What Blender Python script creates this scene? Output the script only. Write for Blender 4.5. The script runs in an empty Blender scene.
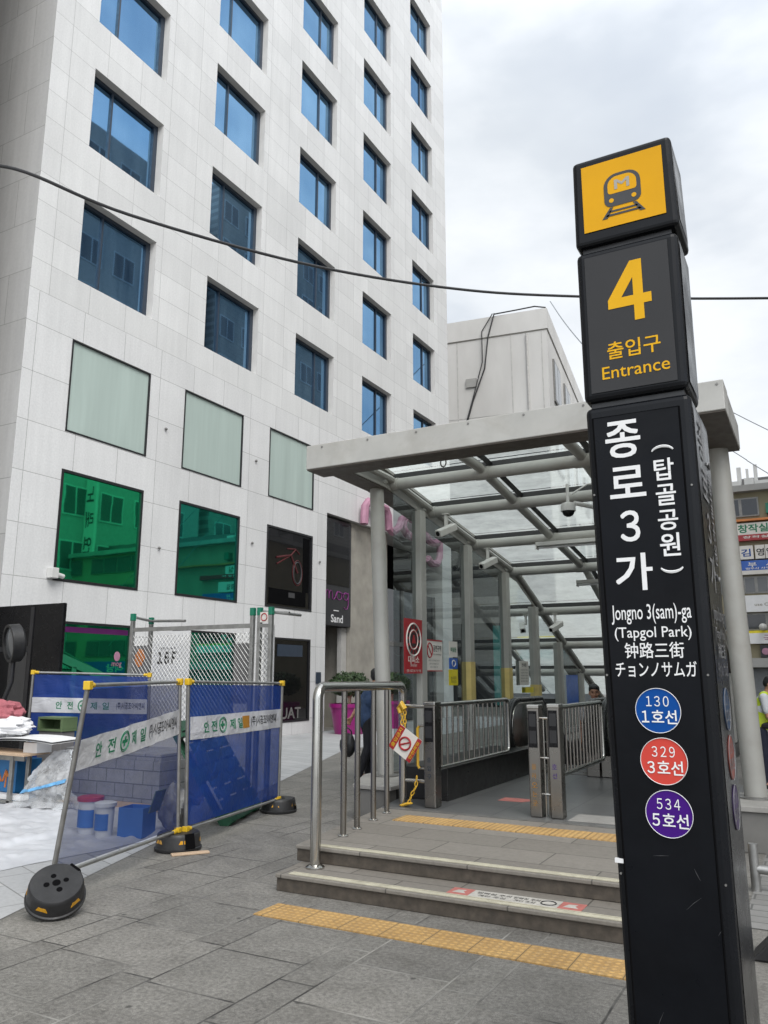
import bpy, bmesh, math, random
from mathutils import Vector, Matrix, noise

random.seed(7)
scene = bpy.context.scene
COL = scene.collection
R = math.radians

# ------------------------------------------------------------------ camera
cam_d = bpy.data.cameras.new("camera")
cam = bpy.data.objects.new("camera", cam_d)
COL.objects.link(cam)
FPX = 793.0
cam_d.sensor_fit = 'VERTICAL'
cam_d.sensor_height = 24.0
cam_d.lens = FPX / 1024.0 * 24.0
cam_d.clip_start = 0.05
cam_d.clip_end = 2000
cam.location = (0, 0, 1.6)
PITCH = math.atan(163.0 / FPX)
cam.rotation_euler = (math.pi / 2 + PITCH, 0, R(28.5))
scene.camera = cam

# ------------------------------------------------------------------ sky
SUN_EL, SUN_AZ = 48.0, 128.0          # azimuth clockwise from +Y
world = bpy.data.worlds.new("World")
scene.world = world
world.use_nodes = True
wt = world.node_tree
wt.nodes.clear()
w_out = wt.nodes.new('ShaderNodeOutputWorld')
w_bg = wt.nodes.new('ShaderNodeBackground')
w_bg.inputs['Strength'].default_value = 0.1
w_sky = wt.nodes.new('ShaderNodeTexSky')
w_sky.sky_type = 'NISHITA'
w_sky.sun_disc = False
w_sky.sun_elevation = R(SUN_EL)
w_sky.sun_rotation = R(SUN_AZ)
w_sky.air_density = 1.0
w_tc = wt.nodes.new('ShaderNodeTexCoord')
w_map = wt.nodes.new('ShaderNodeMapping')
w_map.inputs['Scale'].default_value = (1.0, 1.0, 2.2)
w_n1 = wt.nodes.new('ShaderNodeTexNoise')
w_n1.inputs['Scale'].default_value = 3.4
w_n1.inputs['Detail'].default_value = 7
w_n1.inputs['Roughness'].default_value = 0.55
w_r1 = wt.nodes.new('ShaderNodeValToRGB')
w_r1.color_ramp.elements[0].position = 0.36
w_r1.color_ramp.elements[0].color = (5.35, 5.7, 6.1, 1)
w_r1.color_ramp.elements[1].position = 0.62
w_r1.color_ramp.elements[1].color = (6.6, 6.85, 7.15, 1)
w_n2 = wt.nodes.new('ShaderNodeTexNoise')
w_n2.inputs['Scale'].default_value = 1.7
w_n2.inputs['Detail'].default_value = 5
w_r2 = wt.nodes.new('ShaderNodeValToRGB')
w_r2.color_ramp.elements[0].position = 0.34
w_r2.color_ramp.elements[0].color = (0.64, 0.64, 0.64, 1)
w_r2.color_ramp.elements[1].position = 0.55
w_r2.color_ramp.elements[1].color = (1, 1, 1, 1)
w_mix = wt.nodes.new('ShaderNodeMix')
w_mix.data_type = 'RGBA'
L = wt.links.new
L(w_tc.outputs['Generated'], w_map.inputs['Vector'])
L(w_map.outputs['Vector'], w_n1.inputs['Vector'])
L(w_map.outputs['Vector'], w_n2.inputs['Vector'])
L(w_n1.outputs['Fac'], w_r1.inputs['Fac'])
L(w_n2.outputs['Fac'], w_r2.inputs['Fac'])
L(w_r2.outputs['Color'], w_mix.inputs['Factor'])
L(w_sky.outputs['Color'], w_mix.inputs['A'])
L(w_r1.outputs['Color'], w_mix.inputs['B'])
w_nm = wt.nodes.new('ShaderNodeVectorMath'); w_nm.operation = 'NORMALIZE'
w_dot = wt.nodes.new('ShaderNodeVectorMath'); w_dot.operation = 'DOT_PRODUCT'
w_dot.inputs[1].default_value = (math.sin(R(SUN_AZ))*math.cos(R(SUN_EL)), math.cos(R(SUN_AZ))*math.cos(R(SUN_EL)), math.sin(R(SUN_EL)))
w_mr = wt.nodes.new('ShaderNodeMapRange')            # cloud cover glows towards the hidden sun
w_mr.inputs['From Min'].default_value = 0.0; w_mr.inputs['From Max'].default_value = 1.0
w_mr.inputs['To Min'].default_value = 1.0; w_mr.inputs['To Max'].default_value = 2.1
w_mul = wt.nodes.new('ShaderNodeVectorMath'); w_mul.operation = 'SCALE'
L(w_tc.outputs['Generated'], w_nm.inputs[0]); L(w_nm.outputs['Vector'], w_dot.inputs[0])
L(w_dot.outputs['Value'], w_mr.inputs['Value'])
L(w_mix.outputs['Result'], w_mul.inputs[0]); L(w_mr.outputs['Result'], w_mul.inputs['Scale'])
L(w_mul.outputs['Vector'], w_bg.inputs['Color'])
L(w_bg.outputs['Background'], w_out.inputs['Surface'])

# ------------------------------------------------------------------ sun (overcast)
sun_d = bpy.data.lights.new("sun", 'SUN')
sun_d.energy = 1.5
sun_d.angle = R(38)
sun_d.color = (1.0, 0.965, 0.91)
sun = bpy.data.objects.new("sun", sun_d)
COL.objects.link(sun)
sd = Vector((math.sin(R(SUN_AZ)) * math.cos(R(SUN_EL)), math.cos(R(SUN_AZ)) * math.cos(R(SUN_EL)), math.sin(R(SUN_EL))))
sun.rotation_euler = sd.to_track_quat('Z', 'Y').to_euler()
sun.location = (20, 10, 40)

vs = scene.view_settings
scene.display_settings.display_device = 'sRGB'
vs.view_transform = 'Standard'
vs.look = 'None'
vs.gamma = 1.0
vs.use_curve_mapping = False
vs.exposure = 0.58
scene.render.engine = 'CYCLES'
cy = scene.cycles
cy.use_denoising = True
cy.max_bounces = 10
cy.transparent_max_bounces = 24
cy.transmission_bounces = 6
cy.glossy_bounces = 5
cy.caustics_reflective = False
cy.caustics_refractive = False

# ------------------------------------------------------------------ helpers
ORIG = {}          # world origin of every object that parents others

class MB:
    def __init__(s):
        s.bm = bmesh.new()
    def poly(s, pts):
        return s.bm.faces.new([s.bm.verts.new(p) for p in pts])
    def box(s, x0, x1, y0, y1, z0, z1, M=None):
        co = [(x0,y0,z0),(x1,y0,z0),(x1,y1,z0),(x0,y1,z0),(x0,y0,z1),(x1,y0,z1),(x1,y1,z1),(x0,y1,z1)]
        v = [s.bm.verts.new(M @ Vector(c) if M else c) for c in co]
        for f in ((0,3,2,1),(4,5,6,7),(0,1,5,4),(1,2,6,5),(2,3,7,6),(3,0,4,7)):
            s.bm.faces.new([v[i] for i in f])
        return s
    def prism(s, pts, vec):
        vec = Vector(vec)
        a = [s.bm.verts.new(p) for p in pts]
        b = [s.bm.verts.new(Vector(p) + vec) for p in pts]
        n = len(a)
        s.bm.faces.new(a[::-1]); s.bm.faces.new(b)
        for i in range(n):
            s.bm.faces.new([a[i], a[(i+1) % n], b[(i+1) % n], b[i]])
        return s
    def tube(s, pts, r, n=10, closed=False, caps=True):
        pts = [Vector(p) for p in pts]
        rs = r if isinstance(r, (list, tuple)) else [r] * len(pts)
        rings = []; ref = None; m = len(pts)
        for i, p in enumerate(pts):
            if closed:
                t = (pts[(i+1) % m] - pts[i-1]).normalized()
            else:
                t = (pts[min(i+1, m-1)] - pts[max(i-1, 0)]).normalized()
            if ref is None:
                ref = Vector((0,0,1)) if abs(t.z) < 0.9 else Vector((1,0,0))
            u = (ref - t * ref.dot(t))
            if u.length < 1e-5:
                u = t.orthogonal()
            u.normalize(); w = t.cross(u); ref = u
            rings.append([s.bm.verts.new(p + (u * math.cos(2*math.pi*k/n) + w * math.sin(2*math.pi*k/n)) * rs[i]) for k in range(n)])
        for i in range(m if closed else m - 1):
            A, B = rings[i], rings[(i+1) % m]
            for k in range(n):
                s.bm.faces.new([A[k], A[(k+1) % n], B[(k+1) % n], B[k]])
        if caps and not closed:
            s.bm.faces.new(rings[0][::-1]); s.bm.faces.new(rings[-1])
        return s
    def cyl(s, p0, p1, r0, r1=None, n=20):
        return s.tube([p0, p1], [r0, r0 if r1 is None else r1], n)
    def lathe(s, prof, M=None, n=28):
        rings = []
        for (r, z) in prof:
            if r < 1e-6:
                v = s.bm.verts.new(M @ Vector((0,0,z)) if M else (0,0,z)); rings.append([v])
            else:
                rings.append([s.bm.verts.new((M @ Vector((r*math.cos(2*math.pi*k/n), r*math.sin(2*math.pi*k/n), z))) if M else (r*math.cos(2*math.pi*k/n), r*math.sin(2*math.pi*k/n), z)) for k in range(n)])
        for A, B in zip(rings, rings[1:]):
            for k in range(n):
                a0, a1 = A[k % len(A)], A[(k+1) % len(A)]
                b0, b1 = B[k % len(B)], B[(k+1) % len(B)]
                vs_ = []
                for v in (a0, a1, b1, b0):
                    if v not in vs_: vs_.append(v)
                if len(vs_) >= 3:
                    s.bm.faces.new(vs_)
        return s
    def ball(s, c, r, n=14, m=9, M=None, amp=0, fr=1.0, seed=0):
        c = Vector(c); rx, ry, rz = r if isinstance(r, (tuple, list)) else (r, r, r)
        def pt(th, ph):
            d = Vector((math.sin(th)*math.cos(ph), math.sin(th)*math.sin(ph), math.cos(th)))
            k = 1.0
            if amp:
                k += amp * noise.fractal(d * fr + Vector((seed*7.3, seed*3.1, seed)), 1.0, 2.0, 4)
            p = Vector((d.x*rx, d.y*ry, d.z*rz)) * k
            if M: p = M @ p
            return c + p
        rings = [[s.bm.verts.new(pt(0, 0))]]
        for i in range(1, m):
            rings.append([s.bm.verts.new(pt(math.pi*i/m, 2*math.pi*k/n)) for k in range(n)])
        rings.append([s.bm.verts.new(pt(math.pi, 0))])
        for A, B in zip(rings, rings[1:]):
            for k in range(n):
                vs_ = []
                for v in (A[k % len(A)], B[k % len(B)], B[(k+1) % len(B)], A[(k+1) % len(A)]):
                    if v not in vs_: vs_.append(v)
                s.bm.faces.new(vs_)
        return s
    def grid(s, fn, nu, nv):
        g = [[s.bm.verts.new(fn(i/nu, j/nv)) for j in range(nv+1)] for i in range(nu+1)]
        for i in range(nu):
            for j in range(nv):
                s.bm.faces.new([g[i][j], g[i+1][j], g[i+1][j+1], g[i][j+1]])
        return s
    def mesh(s, other):
        s.bm.from_mesh(other); return s
    def build(s, name, mat, parent=None, smooth=False, bevel=0.0, segs=2, origin=None, fix=True):
        if fix:
            bmesh.ops.recalc_face_normals(s.bm, faces=s.bm.faces[:])
        me = bpy.data.meshes.new(name)
        o0 = ORIG.get(parent.name, Vector((0,0,0))) if parent else Vector(origin or (0,0,0))
        if o0.length > 0:
            bmesh.ops.translate(s.bm, verts=s.bm.verts[:], vec=-o0)
        s.bm.to_mesh(me); s.bm.free()
        o = bpy.data.objects.new(name, me)
        COL.objects.link(o)
        if parent:
            o.parent = parent
        else:
            o.location = o0
        ORIG[o.name] = o0
        if mat: me.materials.append(mat)
        if smooth:
            me.shade_smooth()
            me.set_sharp_from_angle(angle=R(38))
        if bevel:
            b = o.modifiers.new('bevel', 'BEVEL'); b.width = bevel; b.segments = segs; b.limit_method = 'ANGLE'; b.angle_limit = R(40)
        return o

def tag(o, label, cat, group=None, kind=None):
    if label: o['label'] = label
    if cat: o['category'] = cat
    if group: o['group'] = group
    if kind: o['kind'] = kind
    return o

def thing(name, label, cat, loc, group=None):
    o = bpy.data.objects.new(name, None)
    o.empty_display_size = 0.2
    COL.objects.link(o)
    o.location = loc
    ORIG[o.name] = Vector(loc)
    return tag(o, label, cat, group)

def copy_tree(o, parent=None, loc=None, label=None):
    c = o.copy(); COL.objects.link(c)
    if parent: c.parent = parent
    if loc is not None: c.location = loc
    if label: c['label'] = label
    for ch in list(o.children):
        copy_tree(ch, c)
    return c

def text_geo(body, bold=0.0, space=1.0, line=1.0, align='LEFT'):
    cu = bpy.data.curves.new('lettering', 'FONT')
    cu.body = body; cu.offset = bold; cu.space_character = space; cu.space_line = line
    cu.resolution_u = 3; cu.align_x = align
    ob = bpy.data.objects.new('lettering', cu); COL.objects.link(ob)
    dg = bpy.context.evaluated_depsgraph_get(); dg.update()
    me = bpy.data.meshes.new_from_object(ob.evaluated_get(dg))
    bpy.data.objects.remove(ob); bpy.data.curves.remove(cu)
    return me

def add_text(mb, body, c, r, u, w=None, h=None, bold=0.0, lift=0.002, space=1.0, line=1.0, align='LEFT'):
    """lay the words on a plane: c centre, r right, u up; fitted into w x h"""
    me = text_geo(body, 0.0, space, line, align)
    if not len(me.vertices): return
    xs = [v.co.x for v in me.vertices]; ys = [v.co.y for v in me.vertices]
    x0, x1, y0, y1 = min(xs), max(xs), min(ys), max(ys)
    gx = bold * 0.9
    sw = (w / (x1-x0+2*gx)) if w else None; sh = (h / (y1-y0+2*gx)) if h else None
    sx = sw or sh; sy = sh or sw
    r = Vector(r).normalized(); u = Vector(u).normalized(); n = r.cross(u)
    offs = [(0,0)]
    if bold: offs += [(gx, gx), (-gx, gx), (-gx, -gx), (gx, -gx)]
    base = [v.co.copy() for v in me.vertices]
    for i, (ox, oy) in enumerate(offs):                 # heavier strokes: shifted copies, each a hair further out
        cc = Vector(c) + n * (lift + 0.00012*i)
        for v, p in zip(me.vertices, base):
            v.co = cc + r * ((p.x + ox - (x0+x1)/2) * sx) + u * ((p.y + oy - (y0+y1)/2) * sy)
        mb.bm.from_mesh(me)
    bpy.data.meshes.remove(me)

def wall_holes(mb, X, y0, y1, z0, z1, holes):
    ys = sorted({y0, y1, *[h[0] for h in holes], *[h[1] for h in holes]})
    zs = sorted({z0, z1, *[h[2] for h in holes], *[h[3] for h in holes]})
    ys = [y for y in ys if y0 <= y <= y1]; zs = [z for z in zs if z0 <= z <= z1]
    V = {}
    def vv(y, z):
        if (y, z) not in V: V[(y, z)] = mb.bm.verts.new((X, y, z))
        return V[(y, z)]
    for a, b in zip(ys, ys[1:]):
        for c, d in zip(zs, zs[1:]):
            my, mz = (a+b)/2, (c+d)/2
            if any(h[0] < my < h[1] and h[2] < mz < h[3] for h in holes): continue
            mb.bm.faces.new([vv(a,c), vv(b,c), vv(b,d), vv(a,d)])

# ------------------------------------------------------------------ materials
class NT:
    def __init__(s, m):
        s.t = m.node_tree
    def n(s, ty, ins=None, **props):
        nd = s.t.nodes.new(ty)
        for k, v in props.items(): setattr(nd, k, v)
        for k, v in (ins or {}).items():
            if isinstance(v, bpy.types.NodeSocket): s.t.links.new(v, nd.inputs[k])
            else: nd.inputs[k].default_value = v
        return nd
    def m(s, op, a, b=0.0, c=0.0):
        return s.n('ShaderNodeMath', {0: a, 1: b, 2: c}, operation=op).outputs[0]
    def noise(s, vec, scale, detail=4, rough=0.55, dist=0.0):
        return s.n('ShaderNodeTexNoise', {'Vector': vec, 'Scale': scale, 'Detail': detail, 'Roughness': rough, 'Distortion': dist}).outputs['Fac']
    def ramp(s, fac, stops):
        nd = s.n('ShaderNodeValToRGB', {'Fac': fac}); cr = nd.color_ramp
        while len(cr.elements) > len(stops): cr.elements.remove(cr.elements[-1])
        for i, (p, c) in enumerate(stops):
            e = cr.elements[i] if i < len(cr.elements) else cr.elements.new(p)
            e.position = p; e.color = (*c, 1) if len(c) == 3 else c
        return nd.outputs['Color']
    def mix(s, f, a, b, mode='MIX'):
        return s.n('ShaderNodeMix', {'Factor': f, 'A': a, 'B': b}, data_type='RGBA', blend_type=mode).outputs['Result']
    def bump(s, h, strength=0.3, dist=0.01):
        return s.n('ShaderNodeBump', {'Height': h, 'Strength': strength, 'Distance': dist}).outputs['Normal']

def newmat(name):
    m = bpy.data.materials.new(name); m.use_nodes = True
    m.node_tree.nodes.clear()
    k = NT(m)
    out = k.n('ShaderNodeOutputMaterial')
    b = k.n('ShaderNodeBsdfPrincipled')
    m.node_tree.links.new(b.outputs[0], out.inputs['Surface'])
    return m, k, b, out

def c4(c): return (*c, 1.0)
def sc(c, f): return tuple(min(1, x*f) for x in c)

def pm(name, col, rough=0.5, metal=0.0, var=0.12, scale=5.0, bump=0.0, bscale=60.0, dirt=0.0, dirtcol=(0.05,0.045,0.04), rvar=0.08, spec=0.5, coat=0.0, stretch=(1,1,1)):
    """procedural principled: tone mottling, optional dirt blotches, roughness variation, fine bump"""
    m, k, b, out = newmat(name)
    tc = k.n('ShaderNodeTexCoord').outputs['Object']
    vec = k.n('ShaderNodeMapping', {'Vector': tc, 'Scale': stretch}).outputs[0]
    n1 = k.noise(vec, scale, 5)
    colr = k.ramp(n1, [(0.3, sc(col, 1-var)), (0.7, sc(col, 1+var))])
    if dirt > 0:
        n2 = k.noise(vec, scale*0.6, 7, 0.65, 0.4)
        f = k.ramp(n2, [(0.5, (0,0,0)), (0.75, (dirt,)*3)])
        colr = k.mix(f, colr, c4(dirtcol))
    k.t.links.new(colr, b.inputs['Base Color'])
    rr = k.n('ShaderNodeMapRange', {'Value': k.noise(vec, scale*2.3, 4), 'From Min': 0.3, 'From Max': 0.7, 'To Min': max(0.01, rough-rvar), 'To Max': min(1, rough+rvar)}).outputs[0]
    k.t.links.new(rr, b.inputs['Roughness'])
    b.inputs['Metallic'].default_value = metal
    b.inputs['Specular IOR Level'].default_value = spec
    if coat: b.inputs['Coat Weight'].default_value = coat
    if bump:
        k.t.links.new(k.bump(k.noise(vec, bscale, 5), bump, 0.004), b.inputs['Normal'])
    return m

M = {}
M['black'] = pm('black_lacquer', (0.0055,0.0062,0.008), 0.3, var=0.25, scale=3, spec=0.2)
M['black_panel'] = pm('black_panel', (0.0045,0.0052,0.0072), 0.4, var=0.35, scale=2.2, dirt=0.35, dirtcol=(0.017,0.0175,0.019), spec=0.13, rvar=0.16, bump=0.04, bscale=9)
M['charcoal_panel'] = pm('charcoal_panel', (0.033,0.033,0.0345), 0.45, var=0.08, scale=2, spec=0.22)
M['yellow_sign'] = pm('yellow_sign', (0.66,0.335,0.010), 0.5, var=0.06, scale=3, spec=0.12)
M['yellow_ink'] = pm('yellow_ink', (0.70,0.38,0.012), 0.5, var=0.04, spec=0.15)
M['sign_dark'] = pm('sign_dark_ink', (0.03,0.03,0.032), 0.45)
M['sign_grey'] = pm('sign_grey_ink', (0.33,0.31,0.27), 0.45)
M['white_ink'] = pm('white_ink', (0.74,0.74,0.74), 0.5, var=0.04)
M['black_ink'] = pm('black_ink', (0.02,0.02,0.02), 0.5)
M['blue_ink'] = pm('blue_line_ink', (0.002,0.060,0.27), 0.5, var=0.03, spec=0.15)
M['red_ink'] = pm('red_line_ink', (0.55,0.060,0.045), 0.5, var=0.03, spec=0.15)
M['purple_ink'] = pm('purple_line_ink', (0.050,0.007,0.175), 0.5, var=0.03, spec=0.15)
M['green_ink'] = pm('green_ink', (0.01,0.17,0.08), 0.5)
M['brown_ink'] = pm('orange_brown_ink', (0.35,0.16,0.015), 0.5)
M['sign_red'] = pm('sign_red', (0.33,0.016,0.022), 0.4)
M['sign_blue'] = pm('sign_blue', (0.02,0.10,0.42), 0.4)
M['sign_yellow'] = pm('sign_yellow', (0.7,0.58,0.02), 0.45)
M['paper'] = pm('sign_paper', (0.66,0.63,0.58), 0.5, var=0.05)
M['pink_neon'] = pm('pink_sign', (0.40,0.20,0.28), 0.7)
M['purple_sign'] = pm('purple_sign', (0.22,0.03,0.19), 0.4)
M['dim_purple'] = pm('dim_purple', (0.085,0.010,0.085), 0.4)
M['canopy_paint'] = pm('canopy_paint', (0.43,0.425,0.40), 0.45, var=0.09, scale=2.5, dirt=0.35, dirtcol=(0.20,0.17,0.13), bump=0.05, bscale=25)
M['tube_paint'] = pm('canopy_tube_paint', (0.34,0.335,0.31), 0.42, var=0.10, scale=2.0, dirt=0.4, dirtcol=(0.18,0.155,0.12), bump=0.05, bscale=30)
M['soffit'] = pm('dark_brown_soffit', (0.075,0.062,0.05), 0.6, var=0.15, scale=5)  # dark brown strips under the beams, darker than their paint
M['canopy_dark'] = pm('canopy_gasket', (0.03,0.03,0.03), 0.6)
M['steel'] = pm('brushed_steel', (0.46,0.45,0.425), 0.2, metal=1.0, var=0.06, scale=3, rvar=0.06)
M['side_gloss'] = pm('gloss_side_panel', (0.016,0.017,0.019), 0.26, var=0.2, scale=3, rvar=0.06, spec=0.32)
M['steel_dark'] = pm('worn_steel', (0.27,0.255,0.235), 0.28, metal=1.0, var=0.06, scale=2, rvar=0.03)
M['galv'] = pm('galvanised_steel', (0.36,0.36,0.35), 0.45, metal=0.85, var=0.18, scale=9)
M['galv_dark'] = pm('dull_galvanised_steel', (0.22,0.215,0.205), 0.5, metal=0.6, var=0.18, scale=9)
M['yellow_plastic'] = pm('yellow_plastic', (0.62,0.40,0.02), 0.42, var=0.1)
M['rubber'] = pm('black_rubber', (0.015,0.015,0.016), 0.5, var=0.3, scale=9, bump=0.15, bscale=120, dirt=0.3, dirtcol=(0.05,0.048,0.044))
M['void'] = pm('dark_interior', (0.004,0.004,0.0045), 0.9, spec=0.05)
M['reflector'] = pm('amber_reflector', (0.55,0.27,0.01), 0.3)
M['green_plastic'] = pm('green_plastic', (0.012,0.075,0.035), 0.45, var=0.2)
M['green_cap'] = pm('green_cap', (0.01,0.17,0.10), 0.45)
M['olive_box'] = pm('olive_box', (0.10,0.15,0.07), 0.6, var=0.15)
M['bucket_white'] = pm('bucket_plastic', (0.68,0.70,0.72), 0.4, var=0.06)
M['bucket_red'] = pm('bucket_lid', (0.40,0.035,0.05), 0.4)
M['bucket_blue'] = pm('bucket_print', (0.05,0.17,0.5), 0.4)
M['magenta'] = pm('magenta_pot', (0.27,0.012,0.15), 0.35, var=0.08)
M['wood'] = pm('plywood', (0.52,0.38,0.26), 0.6, var=0.12, scale=8, stretch=(1,6,1))
M['foam'] = pm('white_board', (0.74,0.74,0.74), 0.6, var=0.05)
M['pink_cloth'] = pm('pink_cloth', (0.36,0.11,0.13), 0.85, var=0.2, scale=30)
M['white_cloth'] = pm('white_sheet', (0.72,0.72,0.73), 0.7, var=0.06)
M['tarp'] = pm('white_tarp', (0.52,0.53,0.555), 0.45, var=0.12, scale=3, bump=0.8, bscale=5)
M['faded_red'] = pm('faded_red_print', (0.42,0.14,0.12), 0.6, var=0.15, scale=14)
M['faded_white'] = pm('faded_white_print', (0.46,0.44,0.40), 0.6, var=0.15, scale=14, dirt=0.3, dirtcol=(0.25,0.23,0.2))
M['blue_box'] = pm('blue_box', (0.02,0.15,0.36), 0.45)
M['orange_ink'] = pm('orange_ink', (0.6,0.2,0.05), 0.5)
M['cable'] = pm('black_cable', (0.02,0.02,0.022), 0.5)
M['thin_cable'] = pm('grey_cable', (0.25,0.27,0.29), 0.6)
M['screen'] = pm('dark_screen', (0.008,0.008,0.009), 0.3, spec=0.2)
M['chain'] = pm('yellow_chain', (0.6,0.36,0.03), 0.45)
M['white_metal'] = pm('white_fitting', (0.62,0.62,0.60), 0.4, var=0.06)
M['handrail'] = pm('handrail_rubber', (0.014,0.014,0.014), 0.3)
M['yellow_tape'] = pm('yellow_wrap', (0.60,0.47,0.17), 0.55, var=0.1, dirt=0.2, dirtcol=(0.2,0.15,0.06))
M['camera_white'] = pm('camera_housing', (0.55,0.54,0.51), 0.4)
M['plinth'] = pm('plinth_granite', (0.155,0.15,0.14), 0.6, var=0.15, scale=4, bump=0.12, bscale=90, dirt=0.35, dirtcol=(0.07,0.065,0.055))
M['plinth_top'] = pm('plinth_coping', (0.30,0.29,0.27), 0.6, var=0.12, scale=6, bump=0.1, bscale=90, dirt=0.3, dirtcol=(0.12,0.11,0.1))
M['dark_granite'] = pm('dark_wall', (0.012,0.012,0.012), 0.35, var=0.2)
M['beige_stone'] = pm('rough_beige_stone', (0.33,0.31,0.27), 0.75, var=0.16, scale=2.2, bump=0.5, bscale=22)
M['portal_stone'] = pm('portal_stone', (0.47,0.46,0.44), 0.6, var=0.06)
M['frame_black'] = pm('black_frame', (0.018,0.018,0.02), 0.4)
M['frame_blue'] = pm('window_frame', (0.028,0.042,0.065), 0.4, var=0.08)
M['skin'] = pm('skin', (0.42,0.22,0.14), 0.5, var=0.08, scale=12)
M['hair'] = pm('black_hair', (0.010,0.009,0.009), 0.55, var=0.3, scale=30, bump=0.5, bscale=120)
M['navy_shirt'] = pm('navy_shirt', (0.030,0.058,0.125), 0.85, var=0.18, scale=14, bump=0.3, bscale=30)
M['black_trousers'] = pm('black_trousers', (0.014,0.014,0.018), 0.85, var=0.2)
M['shoe'] = pm('black_shoe', (0.016,0.015,0.015), 0.45)
M['black_bag'] = pm('black_bag', (0.014,0.014,0.015), 0.4)
M['hivis'] = pm('hivis_vest', (0.50,0.62,0.03), 0.6)
M['grey_shirt'] = pm('pale_shirt', (0.55,0.56,0.58), 0.8)
M['navy_trousers'] = pm('navy_trousers', (0.012,0.014,0.03), 0.85)
M['eye'] = pm('eye_dark', (0.03,0.02,0.018), 0.2)
M['lip'] = pm('lips', (0.33,0.12,0.10), 0.5)

def brickmat(name, c1, c2, mortar, bw, bh, ms, axes='YZ', rot=0.0, offset=0.5, rough=0.6, nz=0.08, streak=0.0, bumpst=0.3, shift=(0,0), fine=14.0, spots=0.0):
    m, k, b, out = newmat(name)
    tc = k.n('ShaderNodeTexCoord').outputs['Object']
    sp = k.n('ShaderNodeSeparateXYZ', {0: tc})
    a, c = {'YZ': ('Y', 'Z'), 'XZ': ('X', 'Z'), 'XY': ('X', 'Y')}[axes]
    v = k.n('ShaderNodeCombineXYZ', {0: k.m('ADD', sp.outputs[a], shift[0]), 1: k.m('ADD', sp.outputs[c], shift[1])}).outputs[0]
    if rot:
        v = k.n('ShaderNodeMapping', {'Vector': v, 'Rotation': (0, 0, rot)}).outputs[0]
    br = k.n('ShaderNodeTexBrick', {'Vector': v, 'Color1': c4(c1), 'Color2': c4(c2), 'Mortar': c4(mortar), 'Scale': 1.0, 'Mortar Size': ms, 'Mortar Smooth': 0.15, 'Bias': 0.0, 'Brick Width': bw, 'Row Height': bh}, offset=offset, squash=1.0)
    n1 = k.noise(tc, fine, 6, 0.6)
    col = k.mix(1.0, br.outputs['Color'], k.ramp(n1, [(0.3, (1-nz,)*3), (0.7, (1.0,)*3)]), 'MULTIPLY')
    n0 = k.noise(tc, 0.5, 5, 0.6)
    col = k.mix(1.0, col, k.ramp(n0, [(0.35, (0.93,)*3), (0.65, (1,)*3)]), 'MULTIPLY')
    if streak:
        sv = k.n('ShaderNodeMapping', {'Vector': tc, 'Scale': (3.0, 3.0, 0.22)}).outputs[0]
        n2 = k.noise(sv, 1.6, 6, 0.65)
        col = k.mix(1.0, col, k.ramp(n2, [(0.42, (1-streak,)*3), (0.62, (1,)*3)]), 'MULTIPLY')
    if spots:
        vo = k.n('ShaderNodeTexVoronoi', {'Vector': tc, 'Scale': 3.0, 'Randomness': 1.0}).outputs['Distance']
        col = k.mix(1.0, col, k.ramp(vo, [(0.05, (1-spots,)*3), (0.09, (1,)*3)]), 'MULTIPLY')
    k.t.links.new(col, b.inputs['Base Color'])
    b.inputs['Roughness'].default_value = rough
    h = k.m('ADD', k.m('MULTIPLY', br.outputs['Fac'], -1.0), k.m('MULTIPLY', k.noise(tc, 55, 4), 0.25))
    k.t.links.new(k.bump(h, bumpst, 0.006), b.inputs['Normal'])
    return m

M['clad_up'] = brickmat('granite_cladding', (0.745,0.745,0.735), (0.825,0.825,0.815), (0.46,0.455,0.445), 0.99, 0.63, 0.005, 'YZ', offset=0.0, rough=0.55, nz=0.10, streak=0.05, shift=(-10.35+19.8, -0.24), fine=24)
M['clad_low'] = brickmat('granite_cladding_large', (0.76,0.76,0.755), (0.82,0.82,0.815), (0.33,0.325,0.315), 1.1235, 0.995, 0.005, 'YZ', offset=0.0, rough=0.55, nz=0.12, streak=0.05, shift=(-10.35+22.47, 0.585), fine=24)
M['clad_side'] = brickmat('granite_cladding_side', (0.56,0.555,0.545), (0.61,0.605,0.595), (0.33,0.33,0.32), 1.32, 1.06, 0.007, 'XZ', offset=0.5, rough=0.55, nz=0.09, streak=0.08, shift=(0, 0.1))  # front granite copied darker, so the side's shade is in the colour
M['pale_paving'] = brickmat('pale_granite_pavers', (0.40,0.405,0.41), (0.47,0.475,0.475), (0.24,0.24,0.235), 0.6, 0.3, 0.007, 'XY', rot=R(20.6), rough=0.7, nz=0.16, fine=26, spots=0.25)
M['side_paving'] = brickmat('side_pavers', (0.22,0.215,0.205), (0.26,0.255,0.245), (0.12,0.12,0.115), 0.3, 0.15, 0.008, 'XY', rot=0, rough=0.75, nz=0.18)
M['inner_floor'] = brickmat('polished_floor_granite', (0.10,0.103,0.105), (0.15,0.152,0.15), (0.06,0.06,0.06), 0.6, 0.6, 0.006, 'XY', offset=0.0, rough=0.33, nz=0.2, bumpst=0.06, fine=20)
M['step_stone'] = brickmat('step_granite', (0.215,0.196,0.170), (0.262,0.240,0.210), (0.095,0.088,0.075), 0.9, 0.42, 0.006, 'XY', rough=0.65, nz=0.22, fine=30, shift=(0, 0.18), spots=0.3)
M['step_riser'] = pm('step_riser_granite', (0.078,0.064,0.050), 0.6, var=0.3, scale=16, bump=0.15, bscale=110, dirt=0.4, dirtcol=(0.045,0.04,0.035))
M['nosing'] = pm('step_nosing', (0.50,0.47,0.36), 0.55, var=0.14, scale=9, dirt=0.4, dirtcol=(0.2,0.17,0.12))
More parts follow.
